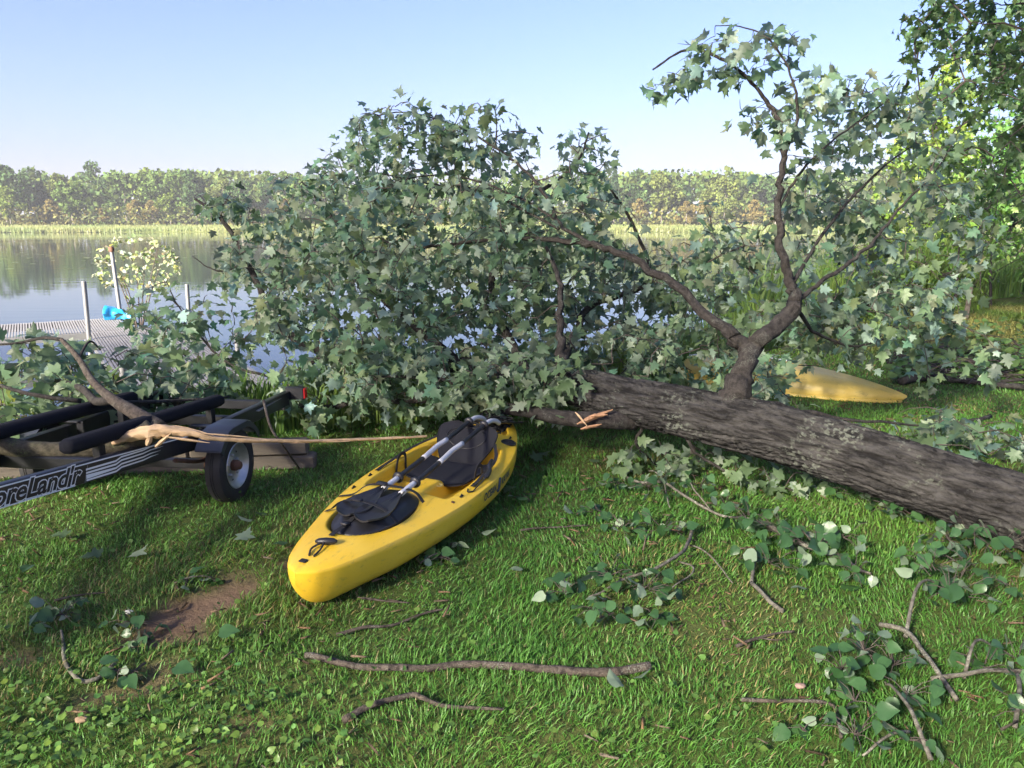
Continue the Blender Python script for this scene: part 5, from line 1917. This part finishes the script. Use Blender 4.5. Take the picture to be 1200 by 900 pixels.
for (px, py, kd), wh in zip(LOOSE, where):
    c = G(px, py)
    s_ = .085 if kd == 'aspen' else .11
    Rm = frames(np.array([[random.gauss(0, 1), random.gauss(0, 1), .1]]), np.array([[random.gauss(0, .25), random.gauss(-.2, .25), random.choice((1, -1))]]))[0]
    o = link('fallen_leaf', ASPEN_ME if kd == 'aspen' else MAPLE_ME)
    o.matrix_basis = Matrix.Translation((c.x, c.y, float(ground_z(c.x, c.y)) + .05)) @ Matrix(Rm.tolist()).to_4x4() @ Matrix.Scale(s_, 4)
    tag(o, f'loose {kd} leaf lying {wh}', 'leaf', 'loose leaves on the lawn')
for px, py, lab, colr, sz in [(937, 815, 'small pinkish stone in the grass at the lower right', (.22, .15, .12), .015), (97, 856, 'small tan wood chip in the weeds at the lower left', (.26, .18, .11), .017), (152, 728, 'pale pebble beside the bare soil patch', (.4, .4, .36), .014)]:
    c = G(px, py)
    mb = MB()
    V, F = [], []
    for i in range(7):
        for j in range(10):
            a, e = 2 * math.pi * j / 10, math.pi * i / 6
            f = 1 + .3 * mnoise.noise((math.cos(a) * 2 + px, math.sin(a) * 2, e * 2))
            V.append((c.x + sz * 1.4 * f * math.sin(e) * math.cos(a), c.y + sz * f * math.sin(e) * math.sin(a), float(ground_z(c.x, c.y)) + .035 + sz * .6 * f * math.cos(e)))
    for i in range(6):
        for j in range(10):
            k = (j + 1) % 10
            F.append((i * 10 + j, (i + 1) * 10 + j, (i + 1) * 10 + k, i * 10 + k))
    tag(mb.add(V, F).build('pebble' if 'chip' not in lab else 'wood_chip', simple('pebble ' + str(px), colr, .8, nscale=30)), lab, 'stone' if 'chip' not in lab else 'wood chip')

# ------------------------------------------------------------------ grass
def in_view(x, y, m=.8):
    return (np.abs(x) < .70 * y + m)


def grass_points(y0, y1, dens):
    n = int((y1 - y0) * (1.4 * y1 + 1.6) * dens)
    x = rng.uniform(-(.7 * y1 + .8), .7 * y1 + .8, n)
    y = rng.uniform(y0, y1, n)
    k = in_view(x, y) & (y < shore(x) - .1)
    return x[k], y[k]


xs_, ys_ = [], []
for y0, y1, dn in [(1.3, 2.2, 9500), (2.2, 3.0, 8500), (3.0, 4.0, 6000), (4.0, 5.2, 4200), (5.2, 7.0, 2600), (7.0, 9.5, 1500), (9.5, 16, 900)]:
    x, y = grass_points(y0, y1, dn)
    xs_.append(x)
    ys_.append(y)
x, y = np.concatenate(xs_), np.concatenate(ys_)
# kayak hull and soil keep it away or thin it
dd = dirt_amount(x, y)
keep = rng.uniform(0, 1, len(x)) > np.clip(dd * 1.15, 0, .985)
lush = vnoise(x * 1.6, y * 1.6, 61) * .6 + vnoise(x * 5, y * 5, 62) * .4
keep &= rng.uniform(0, 1, len(x)) < .55 + .6 * lush
x, y, lush = x[keep], y[keep], lush[keep]
n = len(x)
z = ground_z(x, y) - .004
dry_sunlit = sstep(9.6, 11.0, y) * sstep(3.0, 5.0, x)  # taller dry strip at right; its sunlit yellow-green is put into the blade colour
hgt = (.015 + .030 * lush) * rng.uniform(.55, 1.35, n) * (1 + 3.2 * dry_sunlit)
wid = (.0017 + .00045 * np.clip(y - 2, 0, 12)) * rng.uniform(.7, 1.4, n)
az = rng.uniform(0, 2 * math.pi, n)
comb = (vnoise(x * 2.2, y * 2.2, 63) - .5) * 3
la = az * 1.0 + comb + 1.57
lean = hgt * rng.uniform(.25, 1.5, n)
wx, wy = np.cos(az) * wid, np.sin(az) * wid
lx, ly = np.cos(la) * lean, np.sin(la) * lean
b0 = np.stack([x - wx, y - wy, z], 1)
b1 = np.stack([x + wx, y + wy, z], 1)
m0 = np.stack([x - wx * .85 + lx * .35, y - wy * .85 + ly * .35, z + hgt * .62], 1)
m1 = np.stack([x + wx * .85 + lx * .35, y + wy * .85 + ly * .35, z + hgt * .62], 1)
tp = np.stack([x + lx, y + ly, z + hgt], 1)
V = np.stack([b0, b1, m0, m1, tp], 1).reshape(-1, 3)
base = (np.arange(n) * 5)[:, None, None]
F = (np.array([(0, 1, 3), (0, 3, 2), (2, 3, 4)])[None] + base).reshape(-1, 3)
hue = np.clip(vnoise(x * .9 + 5, y * .9, 64) * .7 + rng.normal(size=n) * .22, 0, 1)[:, None]
C = np.array([[.068, .200, .030]]) * (1 - hue) + np.array([[.135, .262, .044]]) * hue
yel = (vnoise(x * 1.1, y * 1.1, 65) > .70)[:, None] * (rng.uniform(0, 1, (n, 1)) < .22)
C = np.where(yel, np.array([[.22, .19, .07]]), C)
C = np.where(rng.uniform(0, 1, (n, 1)) < .025, np.array([[.26, .23, .11]]), C)
C = C * (1 - dry_sunlit[:, None]) + np.where(vnoise(x * .8, y * .8, 66)[:, None] > .5, np.array([[.30, .30, .085]]), np.array([[.15, .24, .045]])) * dry_sunlit[:, None] * (rng.uniform(.5, 1.1, (n, 1)))
C = C * rng.uniform(.75, 1.25, (n, 1))
tag(link('grass', big_mesh('grass', V, F, M['grass'], np.repeat(C, 5, 0))), 'green lawn grass', 'grass', kind='stuff')
print('grass blades', n)

# broad-leaved weeds and clover in the lawn, thickest at the lower left
n = 30000
x = rng.uniform(-3.2, 3.4, n)
y = 1.5 + 4.2 * rng.uniform(0, 1, n) ** 1.5
dens = .25 + .75 * sstep(-.2, -1.3, x) * (1 - sstep(2.4, 3.4, y)) if False else .07 + .93 * (1 - sstep(-1.6, -.2, x)) * (1 - sstep(2.3, 3.3, y))
k = (rng.uniform(0, 1, n) < dens * (.3 + vnoise(x * 2.2, y * 2.2, 71))) & in_view(x, y) & (dirt_amount(x, y) < .5)
x, y = x[k], y[k]
n = len(x)
pos = np.stack([x, y, ground_z(x, y) + rng.uniform(.015, .055, n)], 1)
tip = np.stack([rng.normal(size=n), rng.normal(size=n), np.full(n, .35)], 1)
nor = np.stack([rng.normal(size=n) * .4, rng.normal(size=n) * .4 - .2, np.ones(n)], 1)
V, F, TT = scatter(ASPEN_V, ASPEN_F, pos, frames(tip, nor), rng.uniform(.014, .032, n), tints(n, .2) * np.array([.10, .19, .035]))
tag(link('weeds', big_mesh('weeds', V, F, M['weed'], TT)), 'broad leaved weeds and clover among the grass', 'weeds', kind='stuff')

# leafy plants growing through the brush heap
n = 1500
pp = [G(random.uniform(1040, 1260), random.uniform(385, 452)) for _ in range(n)]
x, y = np.array([p.x for p in pp]), np.array([p.y for p in pp])
k = vnoise(x * 1.2, y * 1.2, 95) > .42
x, y = x[k], y[k]
n = len(x)
pos = np.stack([x, y, ground_z(x, y) + rng.uniform(.03, .22, n)], 1)
tip = np.stack([rng.normal(size=n), rng.normal(size=n), np.full(n, .2)], 1)
nor = np.stack([rng.normal(size=n) * .5, rng.normal(size=n) * .5 - .3, np.ones(n)], 1)
V, F, TT = scatter(ASPEN_V, ASPEN_F, pos, frames(tip, nor), rng.uniform(.05, .12, n), tints(n, .2) * np.array([.10, .18, .045]))
tag(link('low_plants', big_mesh('low_plants', V, F, M['weed'], TT)), 'leafy green plants growing through the brush heap at right', 'plants', kind='stuff')

# crumbs of bark, twig and dead leaf in the grass
n = 2600
x = rng.uniform(-3.5, 4.5, n)
y = 1.5 + 6.5 * rng.uniform(0, 1, n) ** 1.3
k = in_view(x, y) & (vnoise(x * 1.5, y * 1.5, 91) > .4)
x, y = x[k], y[k]
n = len(x)
pos = np.stack([x, y, ground_z(x, y) + rng.uniform(.012, .04, n)], 1)
tip = np.stack([rng.normal(size=n), rng.normal(size=n), rng.normal(size=n) * .2], 1)
bit = np.array([(-.09, 0, -.03), (.09, 0, -.03), (0, 0, .09), (-.06, 1, -.02), (.06, 1, -.02), (0, 1, .06)])
bf = np.array([(0, 2, 1), (3, 4, 5), (0, 1, 4), (0, 4, 3), (1, 2, 5), (1, 5, 4), (2, 0, 3), (2, 3, 5)])
V, F, TT = scatter(bit, bf, pos, frames(tip, np.tile([0, 0, 1.0], (n, 1))), rng.uniform(.02, .075, n), tints(n, .3) * np.array([.14, .10, .065]))
tag(link('litter', big_mesh('litter', V, F, M['ground'], TT)), 'crumbs of bark and twig scattered in the grass', 'litter', kind='stuff')

# reeds and tall waterside grass at the right and behind the fallen crown
n = 15000
x = rng.uniform(-3, 16, n)
y = shore(x) + np.clip(rng.normal(-.6, 1.0, n), -1.7, 3) - .1
z = ground_z(x, y)
k = z > -1.0
x, y, z = x[k], y[k], z[k]
n = len(x)
tall = np.where(x > 3.2, 1.15, .6) * (.6 + .8 * vnoise(x * .8, y * .8, 81))
hgt = tall * rng.uniform(.55, 1.25, n)
wid = rng.uniform(.006, .014, n)
az = rng.uniform(0, 6.283, n)
lean = hgt * rng.uniform(.05, .45, n)
la = rng.uniform(0, 6.283, n)
wx, wy = np.cos(az) * wid, np.sin(az) * wid
lx, ly = np.cos(la) * lean, np.sin(la) * lean
parts = []
for f, wf, hf in ((0, 1, 0), (.12, 1, .4), (.45, .8, .78)):
    parts += [np.stack([x - wx * wf + lx * f, y - wy * wf + ly * f, z + hgt * hf], 1), np.stack([x + wx * wf + lx * f, y + wy * wf + ly * f, z + hgt * hf], 1)]
parts.append(np.stack([x + lx, y + ly, z + hgt * .97], 1))
V = np.stack(parts, 1).reshape(-1, 3)
F = (np.array([(0, 1, 3), (0, 3, 2), (2, 3, 5), (2, 5, 4), (4, 5, 6)])[None] + (np.arange(n) * 7)[:, None, None]).reshape(-1, 3)
hue = np.clip(vnoise(x, y, 82) + rng.normal(size=n) * .2, 0, 1)[:, None]
C = (np.array([[.08, .17, .035]]) * (1 - hue) + np.array([[.17, .25, .055]]) * hue) * rng.uniform(.7, 1.3, (n, 1))
tag(link('reeds', big_mesh('reeds', V, F, M['reed'], np.repeat(C, 7, 0))), 'tall green reeds along the near shore', 'reeds', kind='stuff')

# ------------------------------------------------------------------ morning haze over lake and lawn
HAZE = 0.0004
if HAZE > 0:
    m = bpy.data.materials.new('haze')
    m.use_nodes = True
    nt = m.node_tree
    nt.nodes.clear()
    pv_ = nd(nt, 'ShaderNodeVolumePrincipled', Density=HAZE)
    pv_.inputs['Color'].default_value = (.86, .92, 1.0, 1)
    pv_.inputs['Anisotropy'].default_value = 0.0
    ou = nd(nt, 'ShaderNodeOutputMaterial')
    nt.links.new(pv_.outputs[0], ou.inputs['Volume'])
    hz = MB().box((0, 560, 15), (1420, 1300, 36)).build('haze', m)
    tag(hz, 'thin pale morning haze over the lake', 'haze', kind='stuff')
